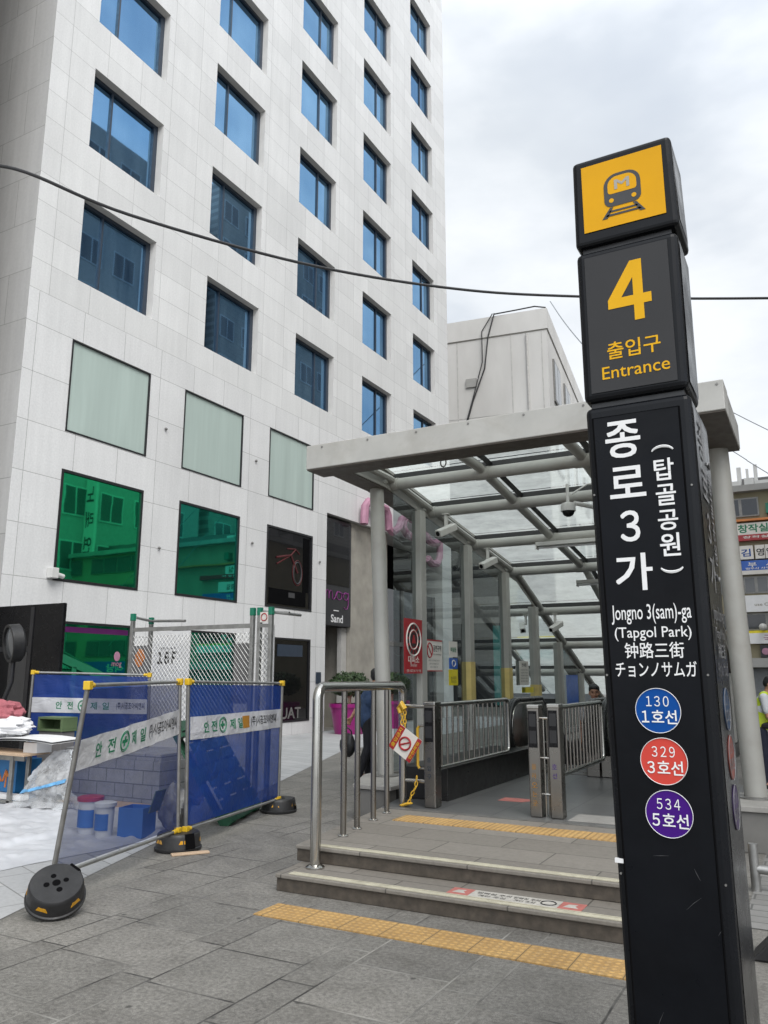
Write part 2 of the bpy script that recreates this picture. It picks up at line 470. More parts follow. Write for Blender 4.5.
M['block_stack'] = brickmat('grey_block_stack', (0.33,0.33,0.335), (0.40,0.40,0.40), (0.17,0.17,0.175), 0.30, 0.16, 0.007, 'XZ', rough=0.8, nz=0.22, offset=0.5)
M['beige_wall'] = pm('weathered_render', (0.62,0.61,0.59), 0.8, var=0.12, scale=0.35, bump=0.1, bscale=8, dirt=0.5, dirtcol=(0.46,0.445,0.42), stretch=(1,1,0.4))
M['opp_wall'] = brickmat('opposite_facade', (0.34,0.32,0.29), (0.40,0.38,0.34), (0.2,0.2,0.19), 0.6, 0.3, 0.01, 'YZ', rough=0.7)
M['opp_wall_b'] = pm('opposite_render', (0.42,0.40,0.37), 0.8, var=0.1)
M['glass_dark'] = pm('dark_shop_glass', (0.018,0.02,0.024), 0.06, var=0.2, scale=0.6, spec=0.6)
M['ochre_wall'] = pm('ochre_render', (0.30,0.265,0.175), 0.8, var=0.12, scale=1.0)
M['grey_clad'] = pm('grey_metal_cladding', (0.17,0.165,0.165), 0.6, var=0.06)
M['concrete'] = pm('concrete', (0.34,0.335,0.32), 0.8, var=0.12, scale=1.5, dirt=0.3, dirtcol=(0.2,0.19,0.17))
M['shutter'] = pm('grey_shutter', (0.24,0.25,0.26), 0.5, metal=0.3, var=0.06)
M['teal_glass'] = pm('teal_glass', (0.05,0.22,0.21), 0.2)
M['grey_glass'] = pm('grey_glass', (0.10,0.105,0.11), 0.12)

def gloss_glass(name, tint, base, rough=0.02, dark=0.3, wob=0.0):
    """tinted mirror glazing: dark body under a coloured reflection"""
    m, k, b, out = newmat(name)
    tc = k.n('ShaderNodeTexCoord').outputs['Object']
    b.inputs['Base Color'].default_value = c4(base)
    b.inputs['Roughness'].default_value = 0.25
    g = k.n('ShaderNodeBsdfGlossy', {'Color': c4(tint), 'Roughness': rough})
    if wob:
        k.t.links.new(k.bump(k.noise(tc, 0.9, 2), wob, 0.02), g.inputs['Normal'])
    mx = k.n('ShaderNodeMixShader', {0: 1-dark, 1: b.outputs[0], 2: g.outputs[0]})
    k.t.links.new(mx.outputs[0], out.inputs['Surface'])
    return m
def blue_glazing():
    m, k, b, out = newmat('blue_mirror_glass')
    pos = k.n('ShaderNodeNewGeometry').outputs['Position']
    sv = k.n('ShaderNodeMapping', {'Vector': pos, 'Scale': (1, 2.6, 0.12)}).outputs[0]
    curtain = k.noise(sv, 1.3, 4, 0.6)
    k.t.links.new(k.ramp(curtain, [(0.42, (0.015,0.035,0.07)), (0.62, (0.075,0.13,0.19))]), b.inputs['Base Color'])
    b.inputs['Roughness'].default_value = 0.3
    pv = k.n('ShaderNodeMapping', {'Vector': pos, 'Scale': (1, 0.253, 0.317)}).outputs[0]
    tint = k.ramp(k.noise(pv, 1.1, 3), [(0.35, (0.115,0.255,0.44)), (0.65, (0.20,0.37,0.56))])
    g = k.n('ShaderNodeBsdfGlossy', {'Color': tint, 'Roughness': 0.02})
    k.t.links.new(k.bump(k.noise(pos, 0.5, 1), 0.07, 0.03), g.inputs['Normal'])
    mx = k.n('ShaderNodeMixShader', {0: 0.80, 1: b.outputs[0], 2: g.outputs[0]})
    k.t.links.new(mx.outputs[0], out.inputs['Surface'])
    return m
M['blue_glass'] = blue_glazing()
M['green_glass'] = gloss_glass('green_film_glass', (0.05,0.85,0.38), (0.0,0.06,0.03), dark=0.12, wob=0.05)
M['teal_film'] = gloss_glass('teal_film_glass', (0.05,0.60,0.45), (0.0,0.07,0.055), dark=0.2, wob=0.05)
M['shop_glass'] = gloss_glass('shop_mirror_glass', (0.16,0.165,0.175), (0.012,0.012,0.014), dark=0.4, wob=0.03)
M['frost_glass'] = pm('frosted_glass', (0.45,0.54,0.50), 0.14, var=0.09, scale=1.1, spec=0.6, stretch=(1,2.6,0.2))

def clear_glass(name, tint=(0.78,0.84,0.83), refl=0.13, dirt=0.08, dcol=(0.5,0.5,0.48)):
    m, k, b, out = newmat(name)
    tc = k.n('ShaderNodeTexCoord').outputs['Object']
    t = k.n('ShaderNodeBsdfTransparent', {'Color': c4(tint)})
    g = k.n('ShaderNodeBsdfGlossy', {'Color': (0.9,0.95,0.95,1), 'Roughness': 0.02})
    fr = k.n('ShaderNodeFresnel', {'IOR': 1.5}).outputs[0]
    f = k.m('ADD', k.m('MULTIPLY', fr, 0.9), refl)
    mx = k.n('ShaderNodeMixShader', {0: f, 1: t.outputs[0], 2: g.outputs[0]})
    d = k.n('ShaderNodeBsdfDiffuse', {'Color': (*dcol, 1)})
    df = k.ramp(k.noise(tc, 1.4, 6, 0.7), [(0.45, (dirt*0.3,)*3), (0.75, (dirt,)*3)])
    mx2 = k.n('ShaderNodeMixShader', {0: df, 1: mx.outputs[0], 2: d.outputs[0]})
    k.t.links.new(mx2.outputs[0], out.inputs['Surface'])
    return m
M['wall_glass'] = clear_glass('canopy_wall_glass', (0.50,0.57,0.57), 0.03, 0.06)
M['thin_film'] = clear_glass('clear_plastic_wrap', (0.93,0.94,0.95), 0.10, 0.85, (0.74,0.75,0.77))

def roof_glass():
    m, k, b, out = newmat('dusty_roof_glass')
    tc = k.n('ShaderNodeTexCoord').outputs['Object']
    t = k.n('ShaderNodeBsdfTransparent', {'Color': (0.87,0.93,0.90,1)})
    tr = k.n('ShaderNodeBsdfTranslucent', {'Color': (0.90,0.95,0.92,1)})
    sv = k.n('ShaderNodeMapping', {'Vector': tc, 'Scale': (1.0, 1.5, 1)}).outputs[0]
    f = k.ramp(k.noise(sv, 2.4, 7, 0.75), [(0.3, (0.34,)*3), (0.72, (0.55,)*3)])
    mx = k.n('ShaderNodeMixShader', {0: f, 1: t.outputs[0], 2: tr.outputs[0]})
    g = k.n('ShaderNodeBsdfGlossy', {'Roughness': 0.08})
    mx2 = k.n('ShaderNodeMixShader', {0: 0.06, 1: mx.outputs[0], 2: g.outputs[0]})
    k.t.links.new(mx2.outputs[0], out.inputs['Surface'])
    return m
M['roof_glass'] = roof_glass()

def mesh_fabric(name, col, opac):
    m, k, b, out = newmat(name)
    tc = k.n('ShaderNodeTexCoord').outputs['Object']
    b.inputs['Roughness'].default_value = 0.55
    n1 = k.noise(tc, 3.0, 4)
    k.t.links.new(k.ramp(n1, [(0.3, sc(col, 0.85)), (0.7, sc(col, 1.15))]), b.inputs['Base Color'])
    cr = k.noise(k.n('ShaderNodeMapping', {'Vector': tc, 'Rotation': (0.4, 0.3, 0.5), 'Scale': (1.2, 4.0, 4.0)}).outputs[0], 1.6, 4, 0.6, 1.2)
    k.t.links.new(k.bump(cr, 0.5, 0.05), b.inputs['Normal'])
    tl = k.n('ShaderNodeBsdfTranslucent', {'Color': c4(sc(col, 1.3))})
    bb = k.n('ShaderNodeMixShader', {0: 0.35, 1: b.outputs[0], 2: tl.outputs[0]})
    t = k.n('ShaderNodeBsdfTransparent', {'Color': (1,1,1,1)})
    mx = k.n('ShaderNodeMixShader', {0: opac, 1: t.outputs[0], 2: bb.outputs[0]})
    k.t.links.new(mx.outputs[0], out.inputs['Surface'])
    return m
M['mesh_thin'] = mesh_fabric('thin_blue_mesh', (0.016,0.032,0.13), 0.69)
M['mesh_dense'] = mesh_fabric('dense_blue_mesh', (0.008,0.042,0.235), 0.88)
M['banner'] = mesh_fabric('banner_strip', (0.70,0.70,0.70), 0.97)

def tactile(name, mode):
    m, k, b, out = newmat(name)
    tc = k.n('ShaderNodeTexCoord').outputs['Object']
    sp = k.n('ShaderNodeSeparateXYZ', {0: tc})
    px = 0.05
    def cellf(s): return k.m('SUBTRACT', k.m('FRACT', k.m('DIVIDE', s, px)), 0.5)
    cx_ = cellf(sp.outputs['X'])
    if mode == 'dots':
        cy_ = cellf(sp.outputs['Y'])
        d = k.m('SQRT', k.m('ADD', k.m('MULTIPLY', cx_, cx_), k.m('MULTIPLY', cy_, cy_)))
    else:
        d = k.m('ABSOLUTE', cx_)
    hgt = k.n('ShaderNodeMapRange', {'Value': d, 'From Min': 0.22, 'From Max': 0.36, 'To Min': 1.0, 'To Max': 0.0}).outputs[0]
    n1 = k.noise(tc, 3.0, 6, 0.65); n2 = k.noise(tc, 70.0, 4, 0.7)
    col = k.ramp(n1, [(0.3, (0.43,0.255,0.085)), (0.7, (0.62,0.39,0.14))])
    col = k.mix(k.ramp(n2, [(0.46, (0,0,0)), (0.66, (0.8,)*3)]), col, c4((0.30,0.215,0.12)))
    col = k.mix(1.0, col, k.ramp(hgt, [(0.0, (0.80,0.78,0.75)), (1.0, (1.05,1.04,1.03))]), 'MULTIPLY')  # relief shading put into the colour: gaps darker, stud tops lighter
    tj = k.m('ABSOLUTE', k.m('SUBTRACT', k.m('FRACT', k.m('DIVIDE', sp.outputs['X'], 0.3)), 0.5))
    col = k.mix(k.n('ShaderNodeMapRange', {'Value': tj, 'From Min': 0.485, 'From Max': 0.495}).outputs[0], col, c4((0.12,0.09,0.05)))
    k.t.links.new(col, b.inputs['Base Color'])
    b.inputs['Roughness'].default_value = 0.7
    k.t.links.new(k.bump(hgt, 0.45, 0.005), b.inputs['Normal'])
    return m
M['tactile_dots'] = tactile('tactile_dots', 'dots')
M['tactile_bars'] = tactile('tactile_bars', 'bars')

def paving():
    """dark granite pavers: 0.6 m courses with 0.23 m strips between, joints broken per course"""
    m, k, b, out = newmat('dark_granite_pavers')
    tc = k.n('ShaderNodeTexCoord').outputs['Object']
    sp = k.n('ShaderNodeSeparateXYZ', {0: tc})
    wob = k.m('MULTIPLY', k.m('SUBTRACT', k.noise(tc, 2.0, 2), 0.5), 0.012)
    xs = k.m('DIVIDE', k.m('ADD', k.m('ADD', sp.outputs['X'], 83.84), wob), 0.83)
    ci = k.m('FLOOR', xs); fx = k.m('MULTIPLY', k.m('FRACT', xs), 0.83)
    nar = k.m('GREATER_THAN', fx, 0.6)
    dx = k.m('MINIMUM', k.m('MINIMUM', fx, k.m('ABSOLUTE', k.m('SUBTRACT', fx, 0.6))), k.m('SUBTRACT', 0.83, fx))
    cid = k.m('ADD', k.m('MULTIPLY', ci, 2.0), nar)
    wn = k.n('ShaderNodeTexWhiteNoise', {'W': cid}, noise_dimensions='1D').outputs['Value']
    ys = k.m('DIVIDE', k.m('ADD', k.m('ADD', sp.outputs['Y'], 60.0), k.m('MULTIPLY', wn, 0.6)), 0.6)
    ri = k.m('FLOOR', ys); fy = k.m('MULTIPLY', k.m('FRACT', ys), 0.6)
    dy = k.m('MINIMUM', fy, k.m('SUBTRACT', 0.6, fy))
    d = k.m('MINIMUM', dx, dy)
    joint = k.n('ShaderNodeMapRange', {'Value': d, 'From Min': 0.0038, 'From Max': 0.009, 'To Min': 1.0, 'To Max': 0.0}).outputs[0]
    tv = k.n('ShaderNodeCombineXYZ', {0: cid, 1: ri}).outputs[0]
    tone = k.n('ShaderNodeTexWhiteNoise', {'Vector': tv}, noise_dimensions='2D').outputs['Value']
    col = k.ramp(tone, [(0.0, (0.188,0.181,0.168)), (0.5, (0.212,0.205,0.190)), (1.0, (0.238,0.229,0.212))])
    n1 = k.noise(tc, 0.9, 6, 0.65); n2 = k.noise(tc, 38, 5, 0.7); n3 = k.noise(tc, 4.2, 6, 0.7, 0.5); n4 = k.noise(tc, 170, 3, 0.8)
    col = k.mix(1.0, col, k.ramp(n1, [(0.32, (0.78,0.775,0.765)), (0.66, (1.08,1.07,1.05))]), 'MULTIPLY')
    col = k.mix(1.0, col, k.ramp(n3, [(0.34, (0.80,0.795,0.785)), (0.56, (1.0,)*3)]), 'MULTIPLY')
    col = k.mix(1.0, col, k.ramp(n2, [(0.34, (0.62,)*3), (0.64, (1.28,)*3)]), 'MULTIPLY')
    col = k.mix(1.0, col, k.ramp(n4, [(0.37, (0.62,)*3), (0.64, (1.34,)*3)]), 'MULTIPLY')
    vo = k.n('ShaderNodeTexVoronoi', {'Vector': tc, 'Scale': 3.4, 'Randomness': 1.0})
    gum = k.m('ADD', vo.outputs['Distance'], k.m('MULTIPLY', k.m('SUBTRACT', n2, 0.5), 0.05))
    col = k.mix(k.ramp(gum, [(0.035, (0.75,)*3), (0.075, (0,0,0))]), col, c4((0.045,0.043,0.04)))
    vo2 = k.n('ShaderNodeTexVoronoi', {'Vector': tc, 'Scale': 0.9, 'Randomness': 1.0})
    col = k.mix(k.ramp(k.m('ADD', vo2.outputs['Distance'], k.m('MULTIPLY', k.m('SUBTRACT', n3, 0.5), 0.12)), [(0.012, (0.5,)*3), (0.03, (0,0,0))]), col, c4((0.34,0.33,0.30)))
    jn = k.noise(tc, 0.75, 4, 0.6)
    jc = k.ramp(jn, [(0.45, (0.035,0.033,0.031)), (0.60, (0.30,0.29,0.265))])
    jbreak = k.ramp(k.noise(tc, 3.5, 3), [(0.28, (0.35,)*3), (0.5, (1,)*3)])
    col = k.mix(k.m('MULTIPLY', joint, jbreak), col, jc)
    k.t.links.new(col, b.inputs['Base Color'])
    rg = k.n('ShaderNodeMapRange', {'Value': n3, 'From Min': 0.3, 'From Max': 0.7, 'To Min': 0.5, 'To Max': 0.75}).outputs[0]
    k.t.links.new(rg, b.inputs['Roughness'])
    b.inputs['Specular IOR Level'].default_value = 0.35
    h = k.m('ADD', k.m('MULTIPLY', joint, -1.0), k.m('ADD', k.m('MULTIPLY', n2, 0.4), k.m('MULTIPLY', tone, 0.3)))
    k.t.links.new(k.bump(h, 0.45, 0.005), b.inputs['Normal'])
    return m
M['paving'] = paving()

def leafmat():
    m, k, b, out = newmat('shrub_leaf')
    oi = k.n('ShaderNodeTexCoord').outputs['Object']
    n1 = k.noise(oi, 18, 3)
    k.t.links.new(k.ramp(n1, [(0.3, (0.012,0.03,0.008)), (0.55, (0.03,0.062,0.016)), (0.75, (0.07,0.11,0.03))]), b.inputs['Base Color'])
    b.inputs['Roughness'].default_value = 0.6
    return m
M['leaf'] = leafmat()

FX, FY, FZ = Vector((1,0,0)), Vector((0,1,0)), Vector((0,0,1))

# ================================================================== SETTING
# ground: one sheet to the horizon with the escalator pit left open
PIT = (-4.30, -1.70, 11.35, 20.6)
g = MB()
xs = [-300, -40, -14, PIT[0], PIT[1], 6, 40, 300]; ys = [-60, -6, 4, PIT[2], PIT[3], 60, 400]
for xa, xb in zip(xs, xs[1:]):
    for ya, yb in zip(ys, ys[1:]):
        if xa == PIT[0] and ya == PIT[2]: continue
        g.poly([(xa,ya,0),(xb,ya,0),(xb,yb,0),(xa,yb,0)])
bmesh.ops.remove_doubles(g.bm, verts=g.bm.verts[:], dist=1e-4)
tag(g.build('ground', M['paving']), None, None, kind='structure')
g = MB()
def edge_x(y): return -4.98 - 0.376 * (y - 3.8)
g.poly([(edge_x(-4)-0, -4, 0.004), (edge_x(15.2), 15.2, 0.004), (-9.4, 30, 0.004), (-12.88, 30, 0.004), (-12.88, 9.2, 0.004), (-40, 9.2, 0.004), (-40, -4, 0.004)])
tag(g.build('pale_pavement', M['pale_paving']), None, None, kind='structure')
g = MB(); g.poly([(-0.9, 10.6, 0.004), (30, 10.6, 0.004), (30, 29.9, 0.004), (-0.9, 29.9, 0.004)])
tag(g.build('side_street', M['concrete']), None, None, kind='structure')
g = MB(); g.poly([(-0.62, 6.0, 0.004), (4, 6.0, 0.004), (4, 10.5, 0.004), (-0.62, 10.5, 0.004)])
tag(g.build('side_path', M['side_paving']), None, None, kind='structure')

# ------------------------------------------------------------------ tower
FXW = -12.9; TY0, TY1 = 9.25, 29.5; TTOP = 39.5
tower = thing('office_tower', 'tall white granite clad office tower with rows of deep set blue mirror windows', 'building', (FXW, TY0, 0))
up_cols = [(10.35, 12.47), (14.27, 16.42), (18.23, 20.37), (22.19, 24.32), (26.13, 28.17)]
lo_cols = [(10.35, 12.55), (13.69, 15.93), (17.10, 19.33)]
rows = [9.69 + 3.15*k for k in range(9)]
RH = 1.95
hu = [(a, b, z, z+RH) for (a, b) in up_cols for z in rows]
hl = [(a, b, 6.40, 8.37) for (a, b) in lo_cols] + [(a, b, 3.39, 5.62) for (a, b) in lo_cols]
hl += [(10.35, 12.45, 0.34, 2.63), (13.69, 15.93, 0.34, 2.63), (17.55, 19.31, 0.34, 2.60), (20.10, 28.60, 0.0, 6.48)]
ZS = 9.05
mb = MB(); wall_holes(mb, FXW, TY0, TY1, ZS, TTOP, hu); mb.build('upper_wall', M['clad_up'], tower)
mb = MB(); wall_holes(mb, FXW, TY0, TY1, 0, ZS, hl); mb.build('lower_wall', M['clad_low'], tower)
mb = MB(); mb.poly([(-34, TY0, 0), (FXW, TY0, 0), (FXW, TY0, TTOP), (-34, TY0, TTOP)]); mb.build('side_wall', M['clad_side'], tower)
mb = MB()
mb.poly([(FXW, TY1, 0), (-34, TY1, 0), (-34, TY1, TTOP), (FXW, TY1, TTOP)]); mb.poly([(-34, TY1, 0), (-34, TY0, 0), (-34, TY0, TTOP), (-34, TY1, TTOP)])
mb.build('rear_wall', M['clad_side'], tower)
mb = MB(); mb.box(-34, FXW, TY0, TY1, TTOP, TTOP+0.3); mb.build('roof', M['concrete'], tower)

def up_window(a, b, z, mull, first=None):
    """deep reveal in stone, dark frame, mirror panes"""
    D = 0.24; X1 = FXW - D; t = RH
    mb = MB()
    mb.poly([(FXW,a,z),(X1,a,z),(X1,a,z+t),(FXW,a,z+t)]); mb.poly([(FXW,b,z),(X1,b,z),(X1,b,z+t),(FXW,b,z+t)])
    mb.poly([(FXW,a,z+t),(X1,a,z+t),(X1,b,z+t),(FXW,b,z+t)]); mb.poly([(FXW,a,z),(X1,a,z),(X1,b,z),(FXW,b,z)])
    w = mb.build('window', M['clad_side2'], tower, fix=True)
    f = MB()
    fr = 0.028
    f.box(X1-0.03, X1+0.05, a+0.002, a+fr, z+0.002, z+t-0.002); f.box(X1-0.03, X1+0.05, b-0.13, b-0.002, z+0.002, z+t-0.002)
    f.box(X1-0.03, X1+0.05, a+fr, b-0.13, z+0.002, z+fr); f.box(X1-0.03, X1+0.05, a+fr, b-0.13, z+t-0.09, z+t-0.002)
    f.box(X1-0.03, X1+0.045, mull-0.022, mull+0.022, z+fr, z+t-0.09)
    f.build('frame', M['frame_blue'], w)
    p = MB(); p.poly([(X1, a+fr, z+fr), (X1, mull-0.02, z+fr), (X1, mull-0.02, z+t-0.09), (X1, a+fr, z+t-0.09)])
    p.poly([(X1, mull+0.02, z+fr), (X1, b-0.13, z+fr), (X1, b-0.13, z+t-0.09), (X1, mull+0.02, z+t-0.09)])
    p.build('pane', M['blue_glass'], w)
    return w
M['clad_side2'] = pm('reveal_granite', (0.70,0.69,0.67), 0.55, var=0.05, scale=4)
for ci, (a, b) in enumerate(up_cols):
    mull = a + (b-a) * (0.33 if ci < 2 else 0.62)
    w0 = up_window(a, b, rows[0], mull)
    for z in rows[1:]:
        c = copy_tree(w0, tower); c.location = (0, 0, z - rows[0])

def flat_window(a, b, z0, z1, glass, fr=0.055, recess=0.03, name='window'):
    f = MB(); X0 = FXW - 0.12; X1 = FXW + 0.012
    e = 0.002
    f.box(X0, X1, a+e, a+fr, z0+e, z1-e); f.box(X0, X1, b-fr, b-e, z0+e, z1-e)
    f.box(X0, X1, a+fr, b-fr, z0+e, z0+fr); f.box(X0, X1, a+fr, b-fr, z1-fr, z1-e)
    w = f.build(name, M['frame_black'], tower)
    p = MB(); xg = FXW - recess
    p.poly([(xg, a+fr, z0+fr), (xg, b-fr, z0+fr), (xg, b-fr, z1-fr), (xg, a+fr, z1-fr)])
    p.build('pane', glass, w)
    return w
for (a, b) in lo_cols:
    flat_window(a, b, 6.40, 8.37, M['frost_glass'], 0.035)
flat_window(10.35, 12.55, 3.39, 5.62, M['green_glass'])
flat_window(13.69, 15.93, 3.39, 5.62, M['teal_film'])
wd = flat_window(17.10, 19.33, 3.39, 5.62, M['shop_glass'])
# red bicycle shape shown in the dark shop window
mb = MB()
xb = FXW - 0.022
M['tyre_grey'] = pm('tyre_grey', (0.05,0.05,0.052), 0.6)
M['bike_red'] = pm('bicycle_red', (0.085,0.010,0.011), 0.5)
def P3(y, z, x=0): return (xb + x, y, z)
mb.tube([P3(18.62 + 0.24*math.cos(t), 4.45 + 0.36*math.sin(t)) for t in [k*math.pi/9 for k in range(18)]], 0.012, 6, closed=True)
mb.tube([P3(18.62, 4.45), P3(18.28, 4.92), P3(17.6, 4.78)], 0.028, 6); mb.tube([P3(17.62, 4.6), P3(18.28, 4.92), P3(18.5, 5.1)], 0.02, 6)
mb.tube([P3(18.1, 5.08), P3(18.5, 5.12), P3(18.7, 5.0)], 0.018, 6)
mb.build('window_bicycle', M['bike_red'], wd)
mb = MB(); mb.box(FXW-0.028, FXW-0.02, 17.3, 19.05, 3.5, 3.92); mb.box(FXW-0.028, FXW-0.02, 18.9, 19.2, 3.92, 5.5); mb.build('shop_display', M['void'], wd)
mb = MB(); mb.tube([P3(18.62 + 0.20*math.cos(t), 4.45 + 0.31*math.sin(t)) for t in [k*math.pi/9 for k in range(18)]], 0.02, 6, closed=True); mb.box(FXW-0.02, FXW-0.014, 18.2, 18.5, 3.72, 3.86); mb.build('bicycle_tyre', M['tyre_grey'], wd)
w1 = flat_window(10.35, 12.45, 0.34, 2.63, M['green_glass'], 0.05)
mb = MB(); mb.box(FXW-0.028, FXW-0.018, 10.42, 12.38, 2.42, 2.53); mb.build('purple_band', M['dim_purple'], w1)
mb = MB()
mb.prism([(FXW-0.027, 10.42, 1.95), (FXW-0.027, 10.42, 2.12), (FXW-0.027, 12.38, 1.45), (FXW-0.027, 12.38, 1.28)], (0.008,0,0))
mb.prism([(FXW-0.027, 11.0, 0.4), (FXW-0.027, 11.1, 0.4), (FXW-0.027, 11.1, 1.75), (FXW-0.027, 11.0, 1.75)], (0.008,0,0))
mb.build('staircase_stringer', M['green_ink'], w1)
mb = MB(); mb.ball((FXW-0.02, 12.12, 1.98), (0.006, 0.085, 0.10)); add_text(mb, 'mog', (FXW-0.02, 12.12, 1.80), FY, FZ, w=0.26); mb.build('round_logo', M['pink_neon'], w1)
flat_window(13.69, 15.93, 0.34, 2.63, M['teal_film'], 0.05)
M['dull_letter'] = pm('dull letter', (0.16,0.155,0.15), 0.5)
w3 = flat_window(17.55, 19.31, 0.34, 2.60, M['shop_glass'], 0.05)
mb = MB(); add_text(mb, 'UAT', (FXW-0.02, 18.45, 0.58), FY, FZ, w=0.95, h=0.3, bold=0.02); mb.build('lettering', M['dull_letter'], w3)
mb = MB(); mb.box(FXW-0.026, FXW-0.016, 17.75, 18.95, 2.1, 2.42); mb.build('lit_panel', M['frame_blue'], w3)
# portal
def script(mb, X, y, z, s, r, sx=None):
    sx = sx or s*0.72
    # running tube through the stroke points
    P = [(0,0),(0.02,0.45),(0.10,0.62),(0.22,0.60),(0.28,0.45),(0.29,0.08),(0.31,0.42),(0.40,0.61),(0.52,0.60),(0.58,0.44),(0.60,0.10),(0.70,0.03),(0.86,0.20),(0.95,0.48),(1.08,0.62)]
    P += [(1.22+0.24*math.cos(a), 0.34+0.28*math.sin(a)) for a in [R(115+24*k) for k in range(16)]]
    P += [(1.62,0.50)] + [(1.84+0.22*math.cos(a), 0.36+0.26*math.sin(a)) for a in [R(150-24*k) for k in range(-1,-16,-1)][::1]]
    P += [(2.07,0.6),(2.08,0.2),(2.07,-0.25),(1.98,-0.48),(1.80,-0.52),(1.68,-0.40)]
    mb.tube([(X, y + a*sx, z + b*s) for a, b in P], r, 8)
mb = MB()
PX = FXW - 0.35
mb.poly([(FXW, 20.1, 0), (PX-1, 20.1, 0), (PX-1, 20.1, 6.48), (FXW, 20.1, 6.48)]); mb.poly([(FXW, 28.6, 0), (PX-1, 28.6, 0), (PX-1, 28.6, 6.48), (FXW, 28.6, 6.48)])
mb.poly([(FXW, 20.1, 6.48), (PX-1, 20.1, 6.48), (PX-1, 28.6, 6.48), (FXW, 28.6, 6.48)])
mb.box(PX-0.10, PX+0.05, 21.5, 21.8, 0, 3.05)
mb.build('portal', M['portal_stone'], tower)
mb = MB(); mb.poly([(PX-0.95, 20.1, 0), (PX-0.95, 28.6, 0), (PX-0.95, 28.6, 6.48), (PX-0.95, 20.1, 6.48)]); mb.build('entrance_recess', M['void'], tower)
mb = MB(); mb.box(PX-0.9, PX+0.18, 21.82, 24.3, 0, 6.47); mb.build('stone_pier', M['beige_stone'], tower)
mb = MB(); mb.box(PX-0.9, PX-0.02, 24.32, 28.58, 0, 4.6)
sf = mb.build('shopfront', M['glass_dark'], tower)
mb = MB()
for y in (24.4, 25.8, 27.2, 28.5): mb.box(PX-0.02, PX+0.05, y-0.05, y+0.05, 0, 4.6)
mb.box(PX-0.018, PX+0.045, 24.32, 28.58, 2.6, 2.75)
mb.build('mullion', M['galv_dark'], sf)
mb = MB(); mb.box(PX-0.3, PX+0.22, 20.13, 21.78, 3.08, 6.40)
sp_ = mb.build('sign_panel', M['frame_black'], tower, bevel=0.01)
mb = MB(); mb.box(PX+0.221, PX+0.235, 20.25, 21.66, 4.32, 6.3); mb.build('glass', M['shop_glass'], sp_)
mb = MB(); script(mb, PX+0.228, 20.28, 3.86, 0.46, 0.013, 0.64); mb.build('script_lettering', M['purple_sign'], sp_)
mb = MB(); add_text(mb, 'Sand', (PX+0.222, 20.95, 3.3), FY, FZ, w=0.7, h=0.24, bold=0.02); mb.box(PX+0.222, PX+0.226, 20.75, 21.05, 3.53, 3.56); mb.build('white_lettering', M['white_ink'], sp_)
# pink script letters above the portal
mb = MB(); script(mb, FXW+0.22, 22.0, 6.42, 1.3, 0.14, 2.85)
mb.build('pink_script', M['pink_neon'], tower, smooth=True)
# small fittings on the facade
mb = MB()
for (y, z) in ((13.1, 7.2), (16.5, 7.25), (16.45, 5.0), (13.1, 4.4), (19.7, 4.9)):
    mb.ball((FXW+0.03, y, z), 0.035, 8, 6)
mb.build('anchor_bolt', M['galv_dark'], tower)
mb = MB(); mb.box(FXW+0.002, FXW+0.03, 19.62, 19.86, 1.35, 1.68); mb.build('house_number_plate', M['frame_blue'], tower)
mb = MB(); mb.box(FXW+0.004, FXW+0.16, 10.2, 10.36, 3.42, 3.62); mb.cyl((FXW+0.1, 10.36, 3.5), (FXW+0.1, 10.52, 3.47), 0.045); mb.build('wall_camera', M['white_metal'], tower, bevel=0.01)

# ------------------------------------------------------------------ pale building behind
ang = R(7.6)
M['wall_joint'] = pm('wall joint', (0.50,0.49,0.47), 0.8)
bb = thing('concrete_building', 'weathered pale concrete building with side windows rising behind the canopy', 'building', (-11.55, 40.0, 0))
Mr = Matrix.Translation((-11.55, 40.0, 0)) @ Matrix.Rotation(ang, 4, 'Z')
H1, H0 = 21.45, 20.2
mb = MB(); mb.box(-16, 0, 0.0, 26, 0, H0, Mr); mb.build('wall', M['beige_wall'], bb)
mb = MB(); mb.box(-16.06, 0.06, -0.06, 26.06, H0+0.06, H1, Mr); mb.build('parapet', M['beige_wall'], bb)
mb = MB(); mb.box(-16.02, 0.02, -0.02, 26.02, H0, H0+0.06, Mr); mb.build('parapet_joint', M['sign_grey'], bb)  # narrow grey joint between wall and parapet
mb = MB()
for x in (-5.1, -2.0, -0.3): mb.box(x-0.03, x+0.03, -0.012, 0.0, 8, H0, Mr)
mb.box(-16, 0, -0.01, -0.001, 15.6, 15.64, Mr); mb.build('render_joint', M['wall_joint'], bb)
mb = MB()
mb.tube([Mr @ Vector(p) for p in [(-2.85, -0.2, H1+0.1), (-3.25, -0.18, 20.2), (-3.5, -0.1, 18.4), (-4.2, -0.1, 16.6), (-4.8, -0.1, 14.6)]], 0.04, 8)
mb.tube([Mr @ Vector(p) for p in [(-2.95, -0.2, H1+0.1), (-3.6, -0.16, 20.6), (-3.62, -0.1, 18.8), (-4.25, -0.1, 16.6), (-4.85, -0.1, 14.6)]], 0.03, 8)
mb.tube([Mr @ Vector(p) for p in [(-2.9, -0.1, H1+0.1), (-1.6, -0.05, H1+0.16), (-0.6, -0.05, H1+0.2), (0, 0, H1+0.05)]], 0.04, 8)
mb.build('drain_cable', M['cable'], bb)
mb = MB(); mb.box(-4.6, -4.0, -0.1, 0.0, 17.4, 17.9, Mr); mb.build('vent_grille', M['concrete'], bb)
mb = MB(); mb.tube([Mr @ Vector(p) for p in [(-1.1, -0.08, 20.1), (-1.1, -0.08, 8.0)]], 0.06, 8); mb.build('down_pipe', M['wall_joint'], bb)
